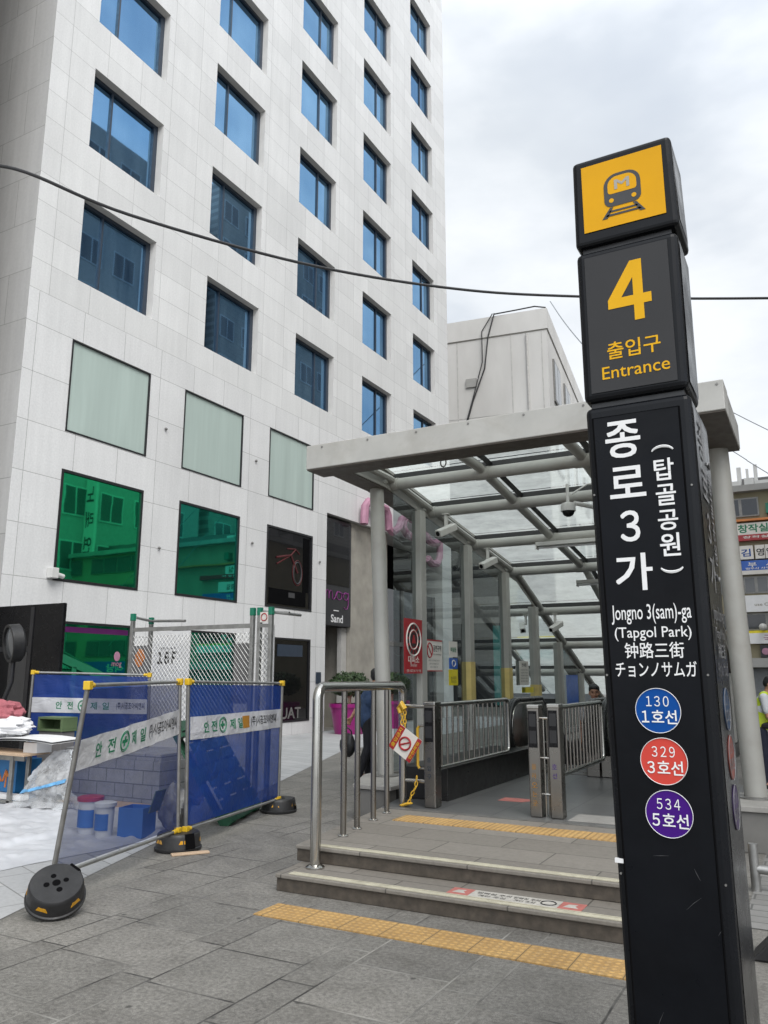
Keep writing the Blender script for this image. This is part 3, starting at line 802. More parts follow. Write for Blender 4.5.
for k in range(6):
    y0 = 1.6 + k*4.1
    for z0 in (16.6, 12.6, 8.6):
        f = MB(); f.box(-0.05, 0.10, y0, y0+2.3, z0, z0+2.5, Mr); w = f.build('window', M['galv_dark'], bb)
        p = MB(); p.box(0.10, 0.112, y0+0.12, y0+1.1, z0+0.12, z0+2.38, Mr); p.box(0.10, 0.112, y0+1.2, y0+2.18, z0+0.12, z0+2.38, Mr); p.build('pane', M['grey_glass'], w)
mb = MB(); mb.box(-15.9, -0.1, -0.42, -0.14, 0, 13.4, Mr); sh = mb.build('shopfront', M['glass_dark'], bb)
mb = MB(); mb.box(-15.95, -0.05, -0.62, -0.43, 4.24, 5.6, Mr); mb.box(-15.95, -0.05, -0.62, -0.43, 8.6, 9.2, Mr); mb.box(-15.95, -0.05, -0.7, -0.0, 13.42, 13.8, Mr); mb.build('shop_fascia', M['galv_dark'], bb)
mb = MB(); u_ = Mr.to_3x3() @ FX
add_text(mb, 'BA', Mr @ Vector((-9.0, -0.625, 4.95)), u_, FZ, w=1.6, h=0.8, bold=0.03); mb.build('fascia_lettering', M['sign_yellow'], sh)
mb = MB()
for x in (-14, -12.4, -9, -6, -3): mb.box(x-0.35, x+0.35, -0.50, -0.421, 0.1, 4.1, Mr)
for x in (-13, -10, -6.5): mb.box(x-0.5, x+0.3, -0.50, -0.421, 5.7, 8.5, Mr)
mb.build('shop_pilaster', M['teal_glass'], sh)

# ------------------------------------------------------------------ glass block further down the street
gb = thing('glass_building', 'blue grey glass office block with a large portrait advert far down the street', 'building', (-20, 66, 0))
mb = MB(); mb.box(-34, -7, 66, 80, 0, 17); mb.build('wall', M['grey_clad'], gb)
mb = MB()
for i in range(9):
    for j in range(5): mb.box(-33.6+i*2.95, -33.6+i*2.95+2.7, 65.9, 65.99, 0.6+j*3.2, 3.4+j*3.2)
mb.build('curtain_pane', M['grey_glass'], gb)
mb = MB(); mb.box(-13.2, -8.0, 65.6, 65.88, 5.5, 12.5); ad = mb.build('advert_board', M['teal_glass'], gb)
mb = MB(); mb.ball((-10.6, 65.58, 9.6), (1.25, 0.03, 1.6)); mb.ball((-10.6, 65.58, 6.6), (2.3, 0.02, 1.05)); mb.build('portrait_shape', M['beige_wall'], ad)

# ------------------------------------------------------------------ sign covered building on the right
rb = thing('shop_building', 'ochre low rise building covered in Korean shop signboards behind the street', 'building', (-3.2, 30, 0))
Y0 = 30.0
mb = MB(); mb.box(-3.2, 14, Y0, Y0+10, 0, 7.4); mb.build('wall', M['ochre_wall'], rb)
mb = MB(); mb.box(-3.4, 14.2, Y0-0.35, Y0+10, 7.4, 7.65); mb.build('roof_slab', M['concrete'], rb)
mb = MB(); mb.box(-3.0, -2.16, Y0+2.5, Y0+9.8, 7.66, 8.2); mb.box(-2.15, 14, Y0+2.4, Y0+9.9, 7.66, 8.6); mb.build('roof_house', M['grey_clad'], rb)
mb = MB()
for (x, w, h) in ((-2.05, 0.14, 0.9), (-1.5, 0.12, 0.95), (-1.75, 0.08, 0.8)): mb.box(x, x+w, Y0+0.3, Y0+0.45, 7.66, 7.66+h)
mb.box(-2.2, -1.9, Y0-0.2, Y0+0.3, 7.66, 7.86); mb.box(-1.8, -1.5, Y0-0.2, Y0+0.2, 7.66, 7.95); mb.box(-1.45, -1.0, Y0-0.25, Y0+0.3, 7.66, 7.80)
mb.build('rooftop_unit', M['white_metal'], rb)
def rb_win(x0, x1, z0, z1, n, glass, frame='galv_dark', d=0.06):
    f = MB(); f.box(x0, x1, Y0-d, Y0+0.05, z0, z1); w = f.build('window', M[frame], rb)
    p = MB(); s = (x1-x0)/n
    for i in range(n): p.box(x0+i*s+0.05, x0+(i+1)*s-0.05, Y0-d-0.012, Y0-d, z0+0.06, z1-0.06)
    p.build('pane', M[glass], w)
rb_win(-2.6, -1.42, 6.42, 7.18, 2, 'glass_dark')
mb = MB(); mb.box(-1.2, -0.9, Y0-0.3, Y0, 6.45, 6.85); mb.build('green_box', M['green_cap'], rb)
mb = MB(); mb.box(-2.9, 3, Y0-0.28, Y0, 6.2, 6.28); mb.build('ledge', M['orange_ink'], rb)
def sign(x0, x1, z0, z1, base, txt, ink, tw=None, th=None, cx=None, d=0.22, bold=0.02):
    b = MB(); b.box(x0, x1, Y0-d, Y0-0.002, z0, z1); s = b.build('signboard', M[base], rb)
    if txt:
        t = MB()
        for (s_, c_, z_, w_, h_) in txt: add_text(t, s_, (c_, Y0-d, z_), FX, FZ, w=w_, h=h_, bold=bold)
        t.build('lettering', M[ink], s)
    return s
sign(-2.7, -0.98, 5.66, 6.12, 'paper', [('창작실', -1.66, 5.9, 0.95, 0.34)], 'green_ink', bold=0.03)
sign(-2.7, 0.6, 5.42, 5.655, 'sign_red', [('창작실 3F', -1.4, 5.55, 1.2, 0.1)], 'paper', d=0.24)
sign(-2.75, -1.72, 4.68, 5.22, 'paper', [('김', -1.95, 4.94, 0.3, 0.3)], 'blue_ink')
sign(-1.66, -1.36, 4.68, 5.22, 'paper', [('영', -1.5, 4.94, 0.24, 0.3)], 'black_ink')
sign(-1.34, -0.6, 4.68, 5.22, 'paper', [('일', -1.2, 4.94, 0.22, 0.3)], 'black_ink')
sign(-2.75, 0.4, 4.24, 4.62, 'sign_blue', [('부   사', -1.5, 4.46, 0.85, 0.2), ('법무사 사무소', -1.55, 4.31, 0.9, 0.08)], 'paper')
sign(-2.75, 0.4, 4.08, 4.235, 'paper', None, None)
rb_win(-2.9, 0.6, 3.35, 4.02, 9, 'grey_glass')
sign(-2.75, 0.6, 2.62, 3.26, 'foam', [('use C', -1.62, 2.9, 0.42, 0.12)], 'sign_grey')
rb_win(-2.9, 0.6, 1.92, 2.58, 5, 'glass_dark')
mb = MB(); mb.ball((-1.62, Y0-0.5, 2.02), 0.13, 10, 8); mb.ball((-1.30, Y0-0.5, 2.28), (0.10,0.10,0.2), 10, 8); mb.tube([(-1.62, Y0-0.05, 1.96), (-1.62, Y0-0.5, 1.94)], 0.03); mb.tube([(-1.3, Y0-0.5, 2.15), (-0.95, Y0-0.1, 1.95)], 0.03); mb.build('floodlight', M['camera_white'], rb)
sign(-2.75, 0.6, 1.46, 1.90, 'sign_yellow', None, None, d=0.20)
sign(-2.2, 0.6, 1.40, 1.80, 'foam', [('국 수', -1.3, 1.6, 0.7, 0.26)], 'pink_neon', d=0.24)
rb_win(-1.42, 0.6, 0.86, 1.36, 3, 'teal_glass')
for z in (6.3, 4.6, 2.9, 1.3): rb_win(3.6, 8.4, z, z+0.95, 5, 'grey_glass')
for z in (6.3, 2.9, 1.3): rb_win(9.2, 13.4, z, z+0.95, 4, 'grey_glass')
sign(9.2, 13.4, 4.3, 5.3, 'paper', [('노래방', 11.3, 4.8, 2.4, 0.6)], 'sign_red')
sign(3.6, 8.4, 0.2, 1.0, 'sign_blue', [('식당', 6.0, 0.6, 1.2, 0.5)], 'paper')
sign(-1.78, -1.46, 0.88, 1.34, 'frame_black', None, None, d=0.26)
mb = MB(); mb.ball((-1.62, Y0-0.27, 1.1), (0.12,0.012,0.13)); mb.build('pink_emblem', M['pink_neon'], rb)
mb = MB(); mb.box(-2.9, 3, Y0-0.9, Y0, 0.5, 0.84); mb.build('awning_slab', M['concrete'], rb)
mb = MB()
for i in range(23): mb.box(-2.9, 3, Y0-0.10-0.03*(i%2), Y0-0.004, -1.6+i*0.09, -1.6+i*0.09+0.088)
mb.build('roller_shutter', M['shutter'], rb)

for o_ in rb.children_recursive:                      # storey heights as seen from the station forecourt
    for v in o_.data.vertices:
        if abs(v.co.z) > 1e-6: v.co.z = 1.41 + 0.875*v.co.z

# ------------------------------------------------------------------ the other side of the street (seen in the glazing)
def opposite(name, label, x, y0, y1, h, mat, sx, glass='grey_glass'):
    t = thing(name, label, 'building', (x, y0, 0))
    mb = MB(); mb.box(x, x+9, y0, y1, 0, h); mb.build('wall', M[mat], t)
    n = int((y1-y0)//2.6); w0 = None
    for k in range(int(h//3.1)):
        for i in range(n):
            yy = y0 + 0.6 + i*2.6; z = 1.0 + k*3.1
            if w0 is None:
                f = MB(); f.box(x-0.05, x+0.02, yy, yy+1.7, z, z+1.7); w0 = f.build('window', M['white_metal'], t)
                p = MB(); p.box(x-0.062, x-0.05, yy+0.08, yy+0.8, z+0.08, z+1.62); p.box(x-0.062, x-0.05, yy+0.9, yy+1.62, z+0.08, z+1.62); p.build('pane', M[glass], w0)
                by, bz = yy, z
            else:
                c = copy_tree(w0, t); c.location = (0, yy-by, z-bz)
    mb = MB(); mb.box(x-0.9, x-0.02, y0+sx, y0+sx+0.18, 4.5, 12.5); s = mb.build('blade_sign', M['paper'], t)
    mb = MB()
    for i, ch in enumerate('노래연습장'): add_text(mb, ch, (x-0.46, y0+sx, 11.6-i*1.45), FX, FZ, h=0.9, w=0.62, bold=0.02)
    mb.build('lettering', M['black_ink'], s)
opposite('corner_building', 'grey brick building with a blade sign across the street from the tower', 10.0, 3.0, 17.0, 26.0, 'opp_wall', 9.5)
opposite('plain_building', 'tall plain rendered building with a blade sign further along across the street', 10.0, 18.0, 40.0, 35.0, 'opp_wall_b', 12.5)
opposite('far_building', 'grey brick building at the far end of the row across the street', 10.0, 41.0, 62.0, 38.0, 'opp_wall', 4.0)
nb = thing('unseen_neighbour', 'unseen grey building set close beside the tower to shade its side wall', 'building', (-12.92, 7.95, 0))  # out of view, set this close to keep light off the tower's side
mb = MB(); mb.box(-40, -12.92, -14, 7.95, 0, 33); mb.build('wall', M['opp_wall_b'], nb)
mb = MB()
for k in range(9):
    for i in range(5): mb.box(-12.91, -12.88, -11 + i*3.4, -9 + i*3.4, 1.2+k*3.4, 3.0+k*3.4)
mb.build('window_band', M['grey_glass'], nb)

# ================================================================== STATION ENTRANCE
Z1, Z2 = 0.125, 0.25
# steps and platform
st = thing('entrance_steps', 'low grey granite steps and raised floor leading into the glass station entrance', 'steps', (-2.4, 5.3, 0))
XR = -0.9
def slab(pts, z0, z1, name, mat, bev=0.006):
    mb = MB(); mb.prism([(x, y, z0) for x, y in pts], (0, 0, z1-z0)); return mb.build(name, mat, st, bevel=bev)
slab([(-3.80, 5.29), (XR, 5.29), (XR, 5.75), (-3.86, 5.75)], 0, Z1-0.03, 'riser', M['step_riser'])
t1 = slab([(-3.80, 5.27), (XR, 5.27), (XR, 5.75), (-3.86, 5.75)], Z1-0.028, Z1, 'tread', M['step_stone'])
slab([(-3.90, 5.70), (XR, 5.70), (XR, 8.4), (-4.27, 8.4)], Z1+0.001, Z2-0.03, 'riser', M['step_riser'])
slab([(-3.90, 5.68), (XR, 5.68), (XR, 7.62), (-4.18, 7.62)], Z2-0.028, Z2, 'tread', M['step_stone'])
slab([(-4.19, 7.64), (XR, 7.64), (XR, 11.34), (-4.30, 11.34), (-4.30, 8.2)], Z1+0.002, Z2-0.001, 'inner_floor', M['inner_floor'])
mb = MB(); mb.box(-3.70, XR-0.01, 5.30, 5.345, Z1+0.001, Z1+0.006); mb.box(-3.70, XR-0.01, 5.358, 5.372, Z1+0.001, Z1+0.006); mb.build('nosing_strip', M['nosing'], st)
mb = MB(); mb.box(-3.78, XR-0.01, 5.71, 5.755, Z2+0.001, Z2+0.006); mb.box(-3.78, XR-0.01, 5.768, 5.782, Z2+0.001, Z2+0.006); mb.build('nosing_strip', M['nosing'], st)
mb = MB(); mb.box(-4.1, XR-0.01, 7.60, 7.70, Z2+0.0005, Z2+0.006); mb.build('drain_strip', M['galv_dark'], st)
mb = MB(); mb.box(-2.25, XR-0.02, 7.78, 8.18, Z2+0.001, Z2+0.007); mb.build('threshold_plate', M['plinth_top'], st)

# yellow tactile paving
t = thing('tactile_paving', 'strip of yellow studded tactile tiles on the ground in front of the lower step', 'tactile paving', (-2.3, 4.85, 0))
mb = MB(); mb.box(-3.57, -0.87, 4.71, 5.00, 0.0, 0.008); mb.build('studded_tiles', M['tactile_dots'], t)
t = thing('tactile_paving', 'strip of yellow ribbed tactile tiles on top of the steps before the gates', 'tactile paving', (-2.5, 7.2, Z2))
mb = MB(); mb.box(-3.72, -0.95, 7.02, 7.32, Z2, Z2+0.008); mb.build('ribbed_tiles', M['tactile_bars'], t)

# notice stuck on the lower tread
t = thing('step_sticker', 'long white notice with red ends stuck flat on the lower step', 'sticker', (-2.0, 5.5, Z1))
def flatrect(name, mat, x0, x1, y0, y1, z, par): 
    mb = MB(); mb.box(x0, x1, y0, y1, z, z+0.0015); return mb.build(name, mat, par)
flatrect('white_panel', M['faded_white'], -2.28, -1.66, 5.38, 5.55, Z1+0.001, t)
for (a, b) in ((-2.44, -2.282), (-1.658, -1.50)):
    e = flatrect('red_end', M['faded_red'], a, b, 5.38, 5.55, Z1+0.001, t)
    mb = MB(); c = (a+b)/2
    mb.prism([(c-0.05, 5.43, Z1+0.003), (c+0.05, 5.43, Z1+0.003), (c+0.02, 5.47, Z1+0.003), (c+0.03, 5.51, Z1+0.003), (c-0.03, 5.50, Z1+0.003)], (0,0,0.0006)); mb.build('white_mark', M['faded_white'], e)
mb = MB()
for i, (a, b) in enumerate(((-2.24, -2.0), (-1.98, -1.80))):
    add_text(mb, '발빠짐 주의', ((a+b)/2, 5.49, Z1+0.0026), FX, FY, w=(b-a), h=0.045); add_text(mb, '계단 조심', ((a+b)/2, 5.43, Z1+0.0026), FX, FY, w=(b-a)*0.8, h=0.04)
mb.tube([(-1.735+0.05*math.cos(k*math.pi/8), 5.465+0.05*math.sin(k*math.pi/8), Z1+0.003) for k in range(16)], 0.005, 4, closed=True)
mb.build('lettering', M['black_ink'], t)

# plinths and canopy
LX = -4.84; RX = -0.70
cn = thing('entrance_canopy', 'grey steel and glass canopy sloping down over the station escalators', 'canopy', (-2.8, 8.0, 0))
mb = MB()
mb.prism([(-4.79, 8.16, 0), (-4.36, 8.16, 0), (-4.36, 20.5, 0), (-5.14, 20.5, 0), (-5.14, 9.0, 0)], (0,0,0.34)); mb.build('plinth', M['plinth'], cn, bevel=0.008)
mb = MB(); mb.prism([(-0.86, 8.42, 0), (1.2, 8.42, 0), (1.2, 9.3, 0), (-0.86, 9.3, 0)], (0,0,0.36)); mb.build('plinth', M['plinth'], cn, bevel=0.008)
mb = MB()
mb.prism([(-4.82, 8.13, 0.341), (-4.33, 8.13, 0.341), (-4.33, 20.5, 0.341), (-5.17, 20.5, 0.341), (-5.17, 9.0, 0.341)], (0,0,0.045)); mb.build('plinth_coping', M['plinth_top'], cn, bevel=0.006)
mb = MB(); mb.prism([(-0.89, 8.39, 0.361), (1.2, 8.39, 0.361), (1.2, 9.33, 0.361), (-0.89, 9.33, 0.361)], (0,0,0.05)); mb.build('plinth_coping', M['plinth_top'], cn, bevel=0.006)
mb = MB(); mb.box(-4.35, -4.33, 8.3, 20.5, -3.8, 0.34); mb.box(-1.70, -1.66, 11.35, 20.5, -3.8, 0.24); mb.box(-4.33, -1.70, 20.5, 20.6, -3.8, 1.0); mb.build('pit_wall', M['dark_granite'], cn)

def roof_z(y):
    P = [(7.5, 4.06), (9.0, 4.03), (14.1, 3.30), (19.7, 1.08), (20.6, 0.72)]
    for (a, za), (b, zb) in zip(P, P[1:]):
        if y <= b: return za + (zb-za)*(y-a)/(b-a)
    return P[-1][1]
BEND = [8.0, 9.0, 14.1, 19.7, 20.5]
# fascia beam
mb = MB(); mb.box(-5.17, -0.555, 7.58, 7.96, 3.99, 4.28); mb.build('front_beam', M['canopy_paint'], cn, bevel=0.008)
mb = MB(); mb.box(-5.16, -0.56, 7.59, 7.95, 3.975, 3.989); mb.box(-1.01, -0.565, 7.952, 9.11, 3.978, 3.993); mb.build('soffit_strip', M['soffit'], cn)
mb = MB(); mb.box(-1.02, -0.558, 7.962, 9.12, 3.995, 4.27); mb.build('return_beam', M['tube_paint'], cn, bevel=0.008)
# side beams: C channel with a lower lip
for s, x in ((-1, -5.0), (1, -1.75)):
    mb = MB()
    for a, b in zip(BEND, BEND[1:]):
        za, zb = roof_z(a), roof_z(b)
        for (xa, xb, d0, d1) in ((x-0.15*1, x+0.15, 0.0, 0.06), (x-0.03, x+0.03, 0.06, 0.24), (x-0.15, x+0.15, 0.24, 0.28)):
            mb.prism([(xa, a, za+d0), (xb, a, za+d0), (xb, a, za+d1), (xa, a, za+d1)], (0, b-a, zb-za)) if False else None
            v = [(xa,a,za+d0),(xb,a,za+d0),(xb,b,zb+d0),(xa,b,zb+d0),(xa,a,za+d1),(xb,a,za+d1),(xb,b,zb+d1),(xa,b,zb+d1)]
            vv_ = [mb.bm.verts.new(p) for p in v]
            for f in ((0,3,2,1),(4,5,6,7),(0,1,5,4),(1,2,6,5),(2,3,7,6),(3,0,4,7)): mb.bm.faces.new([vv_[i] for i in f])
    mb.build('side_beam', M['tube_paint'], cn)
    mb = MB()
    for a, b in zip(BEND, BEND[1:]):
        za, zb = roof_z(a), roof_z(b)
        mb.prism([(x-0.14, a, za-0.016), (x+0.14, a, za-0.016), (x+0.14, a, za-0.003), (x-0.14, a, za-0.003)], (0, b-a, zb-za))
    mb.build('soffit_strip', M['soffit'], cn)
    mb = MB()
    for a, b in zip(BEND, BEND[1:]):
        mb.tube([(x - s*0.15*-1 if False else x - s*0.19, a, roof_z(a)+0.13), (x - s*0.19, b, roof_z(b)+0.13)], 0.045, 8)
    mb.build('edge_tube', M['tube_paint'], cn, smooth=True)
PUR = [9.17, 10.35, 12.02, 13.78, 15.51, 17.06, 18.50]
RAILS = [-3.55, -2.28]
for y in PUR:
    mb = MB(); z = roof_z(y)+0.10
    mb.tube([(-4.97, y, z), (-1.78, y, z)], 0.078, 16); mb.build('cross_tube', M['tube_paint'], cn, smooth=True)
    mb = MB(); mb.box(-4.9, -1.8, y+0.05, y+0.13, z+0.085, z+0.16); mb.build('gasket', M['canopy_dark'], cn)
for y in PUR:
    z = roof_z(y)+0.10
    for x in (-4.84, -3.55, -2.28):
        mb = MB(); mb.tube([(x-0.09, y, z), (x+0.09, y, z)], 0.086, 16); mb.build('tube_collar', M['tube_paint'], cn, smooth=True)
for i in range(8):
    x = -4.95 + i*0.62
    mb = MB(); mb.cyl((x, 7.581, 4.24), (x, 7.573, 4.24), 0.012, n=8); mb.build('bolt', M['galv_dark'], cn)
for x in RAILS:
    mb = MB(); pts = [8.0, 9.0, 14.1, 19.6]
    for a, b in zip(pts, pts[1:]): mb.tube([(x, a, roof_z(a)+0.13), (x, b, roof_z(b)+0.13)], 0.062, 12)
    mb.build('long_tube', M['tube_paint'], cn, smooth=True)
    mb = MB()
    for a, b in zip(pts, pts[1:]): mb.tube([(x+0.07, a, roof_z(a)+0.235), (x+0.07, b, roof_z(b)+0.235)], 0.045, 4)
    mb.build('gasket', M['canopy_dark'], cn)
edges_x = [-5.12, -3.52, -2.25, -1.62]
edges_y = [8.0, 9.2, 10.4, 12.05, 13.8, 15.5, 17.05, 18.5, 20.3]
for xa, xb in zip(edges_x, edges_x[1:]):
    for ya, yb in zip(edges_y, edges_y[1:]):
        mb = MB(); e = 0.012
        ys_ = [ya+e, yb-e]
        if ya < 14.1 < yb: ys_ = [ya+e, 14.1, yb-e]
        if ya < 9.0 < yb: ys_ = [ya+e, 9.0, yb-e]
        for a, b in zip(ys_, ys_[1:]):
            mb.poly([(xa+e,a,roof_z(a)+0.29),(xb-e,a,roof_z(a)+0.29),(xb-e,b,roof_z(b)+0.29),(xa+e,b,roof_z(b)+0.29)])
        mb.build('roof_pane', M['roof_glass'], cn)
# round front columns
mb = MB(); mb.tube([(-4.85, 8.98, 0.386), (-4.955, 8.98, 3.2), (-4.985, 8.98, 4.03)], [0.098, 0.098, 0.092], 20); mb.build('column', M['tube_paint'], cn, smooth=True)
mb = MB(); mb.tube([(-0.70, 8.98, 0.411), (-0.775, 8.98, 3.994)], 0.106, 20); mb.build('column', M['tube_paint'], cn, smooth=True)
for x, z in ((-4.85, 0.386), (-0.70, 0.411)):
    mb = MB(); mb.lathe([(0.17, 0.0), (0.17, 0.014), (0.11, 0.02), (0.0, 0.02)], Matrix.Translation((x, 8.98, z)), 24); mb.build('base_plate', M['galv_dark'], cn)
# side glazing
CY = [9.95, 11.68, 13.40, 15.02, 16.6, 18.2]
for s, x in ((1, LX), (-1, -1.75)):
    for i, y in enumerate(CY):
        mb = MB(); mb.box(x-0.07, x+0.07, y-0.085, y+0.085, 0.387 if s > 0 else Z2, roof_z(y+0.085)-0.003); c = mb.build('post', M['tube_paint'], cn, bevel=0.008)
        if s > 0 and i in (1, 2, 3):
            mb = MB(); mb.box(x-0.074, x+0.074, y-0.089, y+0.089, 1.2, (1.80, 1.72, 1.42)[i-1]); mb.build('yellow_wrap', M['yellow_tape'], c)
    ys_ = [9.1] + CY + [19.9]
    for a, b in zip(ys_, ys_[1:]):
        za, zb = roof_z(a+0.09)-0.01, roof_z(b-0.09)-0.01
        mb = MB(); pts = [(x-0.01*s, a+0.09, 0.40+0.02), (x-0.01*s, b-0.09, 0.42), (x-0.01*s, b-0.09, zb)]
        if a < 14.1 < b: pts.append((x-0.01*s, 14.1, roof_z(14.1)-0.01))
        pts.append((x-0.01*s, a+0.09, za)); mb.poly(pts); mb.build('wall_pane', M['wall_glass'], cn)
    mb = MB(); mb.box(x-0.03, x+0.03, 9.1, 20.2, 0.387 if s > 0 else Z2, 0.42 if s > 0 else 0.41); mb.build('glazing_sill', M['galv_dark'], cn)

# fittings under the canopy
def box_camera(x, y, z, label, dirx=1):
    t = thing('security_camera', label, 'security camera', (x, y, z))
    mb = MB(); mb.box(x-0.02, x+0.02, y-0.02, y+0.02, z-0.20, z); mb.box(x-0.05, x+0.05, y-0.04, y+0.04, z-0.012, z-0.001); mb.build('bracket', M['camera_white'], t)
    mb = MB(); Mx = Matrix.Translation((x+0.05*dirx, y-0.08, z-0.25)) @ Matrix.Rotation(R(25), 4, 'X') @ Matrix.Rotation(R(-20*dirx), 4, 'Z'); mb.box(-0.055, 0.055, -0.20, 0.16, -0.05, 0.05, Mx); h = mb.build('housing', M['camera_white'], t, bevel=0.012)
    mb = MB(); mb.cyl(Mx @ Vector((0, -0.201, 0)), Mx @ Vector((0, -0.206, 0)), 0.035); mb.build('lens', M['screen'], h)
box_camera(-4.55, 10.25, roof_z(10.25)+0.02, 'pale box camera hanging at the left end of the second canopy tube')
box_camera(-4.6, 12.0, roof_z(12.0)+0.02, 'pale box camera hanging beside the third glass wall post')
box_camera(-4.55, 15.45, roof_z(15.45)+0.02, 'small box camera low under the sloping end of the canopy')
x, y = -2.68, 9.9; z = roof_z(y)
t = thing('dome_camera', 'white dome security camera hanging from the canopy ceiling', 'security camera', (x, y, z))
mb = MB(); mb.tube([(x, y, z+0.12), (x, y, z-0.14)], 0.02, 8); mb.lathe([(0.03,0.0),(0.085,-0.02),(0.095,-0.06),(0.095,-0.12),(0.0,-0.12)], Matrix.Translation((x,y,z-0.12))); mb.build('housing', M['white_metal'], t, smooth=True)
mb = MB(); mb.ball((x, y, z-0.24), (0.08,0.08,0.075)); mb.build('smoked_dome', M['screen'], t, smooth=True)
mb = MB(); mb.tube([(x+0.05, y, z-0.02), (x+0.25, y+0.05, z+0.1), (x+0.6, y+0.1, z+0.12)], 0.012, 6); mb.tube([(x+0.08, y, z-0.14), (x+0.55, y+0.5, z-0.22)], 0.03, 8); mb.build('arm', M['white_metal'], t, smooth=True)
for (x, y, lab) in ((-3.0, 11.9, 'upper of the two fluorescent light fittings under the canopy ceiling'), (-3.0, 14.2, 'lower of the two fluorescent light fittings under the canopy ceiling')):
    t = thing('ceiling_light', lab, 'light fitting', (x, y, roof_z(y)))
    z = roof_z(y) - 0.02
    mb = MB(); mb.box(x-0.75, x+0.75, y-0.06, y+0.06, z-0.03, z+0.03); mb.box(x-0.75, x-0.73, y-0.06, y+0.06, z-0.08, z-0.03); mb.box(x+0.73, x+0.75, y-0.06, y+0.06, z-0.08, z-0.03); mb.build('batten', M['camera_white'], t, bevel=0.005)
    mb = MB(); mb.tube([(x-0.72, y, z-0.055), (x+0.72, y, z-0.055)], 0.016, 10); mb.build('tube_lamp', M['foam'], t, smooth=True)
t = thing('steel_hook', 'small steel ring hanging behind the front beam of the canopy', 'hook', (-3.62, 8.1, 4.06))
mb = MB(); mb.tube([(-3.62+0.035*math.cos(k*math.pi/6), 8.1, 4.0+0.05*math.sin(k*math.pi/6)) for k in range(12)], 0.009, 6, closed=True); mb.tube([(-3.62, 8.1, 4.2), (-3.62, 8.1, 4.05)], 0.008, 6); mb.build('ring', M['galv_dark'], t)

# notices on the glass
def notice(name, label, y0, y1, z0, z1, mat, x=LX+0.02):
    t = thing(name, label, 'sign', (x, (y0+y1)/2, z0))
    mb = MB(); mb.box(x, x+0.008, y0, y1, z0, z1); return t, mb.build('board', M[mat], t)
t, b = notice('shelter_sign', 'red shelter sign with a round emblem on the glass wall', 9.27, 9.80, 1.62, 2.33, 'sign_red', LX+0.10)
xx = LX+0.108; cyy, czz = 9.535, 2.06
mb = MB()
for r_, th in ((0.21, 0.012), (0.125, 0.008)): mb.tube([(xx+0.002, cyy+r_*math.cos(k*math.pi/16), czz+r_*math.sin(k*math.pi/16)) for k in range(32)], th, 4, closed=True)
mb.build('emblem_ring', M['paper'], b)
mb = MB(); mb.prism([(xx+0.001, cyy+0.10*math.cos(k*math.pi/10), czz+0.10*math.sin(k*math.pi/10)) for k in range(20)], (0.003,0,0))
for k in range(12):
    a0, a1 = k*math.pi/6, k*math.pi/6+0.32
    mb.prism([(xx+0.001, cyy+r*math.cos(a), czz+r*math.sin(a)) for r, a in ((0.145,a0),(0.195,a0),(0.195,a1),(0.145,a1))], (0.003,0,0))
mb.build('emblem', M['black_ink'], b)
mb = MB(); mb.prism([(xx+0.005, cyy-0.06, czz-0.05), (xx+0.005, cyy+0.06, czz-0.05), (xx+0.005, cyy+0.02, czz+0.06), (xx+0.005, cyy-0.02, czz+0.06)], (0.002,0,0)); mb.build('emblem_figure', M['sign_red'], b)
mb = MB(); add_text(mb, '대피소', (xx, cyy, 1.80), FY, FZ, w=0.33, h=0.10, bold=0.02); add_text(mb, 'Shelter', (xx, cyy, 1.73), FY, FZ, w=0.2, h=0.04); add_text(mb, '종로3가역', (xx, cyy, 1.655), FY, FZ, w=0.42, h=0.035); mb.build('lettering', M['paper'], b)
t, b = notice('no_smoking_sign', 'white no smoking sign with a red ring on the glass wall', 10.09, 10.62, 1.65, 2.09, 'paper')
xx = LX+0.028
mb = MB(); mb.tube([(xx+0.002, 10.2+0.085*math.cos(k*math.pi/12), 1.94+0.1*math.sin(k*math.pi/12)) for k in range(24)], 0.011, 4, closed=True); mb.tube([(xx+0.002, 10.14, 2.01), (xx+0.002, 10.26, 1.87)], 0.009, 4)
mb.box(xx, xx+0.003, 10.09, 10.62, 2.07, 2.09); mb.box(xx, xx+0.003, 10.09, 10.62, 1.65, 1.665); mb.build('red_ring', M['sign_red'], b)
mb = MB(); add_text(mb, '금연구역', (xx, 10.45, 1.97), FY, FZ, w=0.27, h=0.09, bold=0.02); add_text(mb, 'No Smoking', (xx, 10.45, 1.885), FY, FZ, w=0.26, h=0.03)
for i in range(3): add_text(mb, '흡연 시 과태료 부과', (xx, 10.34, 1.80-i*0.045), FY, FZ, w=0.36-0.06*i, h=0.022)
mb.build('lettering', M['black_ink'], b)
t, b = notice('glass_sticker', 'small cream sticker on the glass above a blue and a yellow one', 10.88, 11.18, 1.86, 2.09, 'paper')
mb = MB(); add_text(mb, '비상문', (xx, 11.03, 1.97), FY, FZ, w=0.2, h=0.07, bold=0.03); mb.build('lettering', M['green_ink'], b)
t, b = notice('glass_sticker', 'small blue round emblem sticker on the glass below the cream one', 10.88, 11.18, 1.69, 1.845, 'sign_blue')
mb = MB(); mb.tube([(xx+0.002, 11.03+0.06*math.cos(k*math.pi/8), 1.77+0.045*math.sin(k*math.pi/8)) for k in range(16)], 0.008, 4, closed=True); mb.build('ring', M['paper'], b)
t, b = notice('glass_sticker', 'yellow sticker on the glass, lowest of three', 10.86, 11.18, 1.45, 1.68, 'sign_yellow')
mb = MB(); add_text(mb, '손대지\n마시오', (xx, 11.02, 1.53), FY, FZ, w=0.2, h=0.1); mb.build('lettering', M['black_ink'], b)
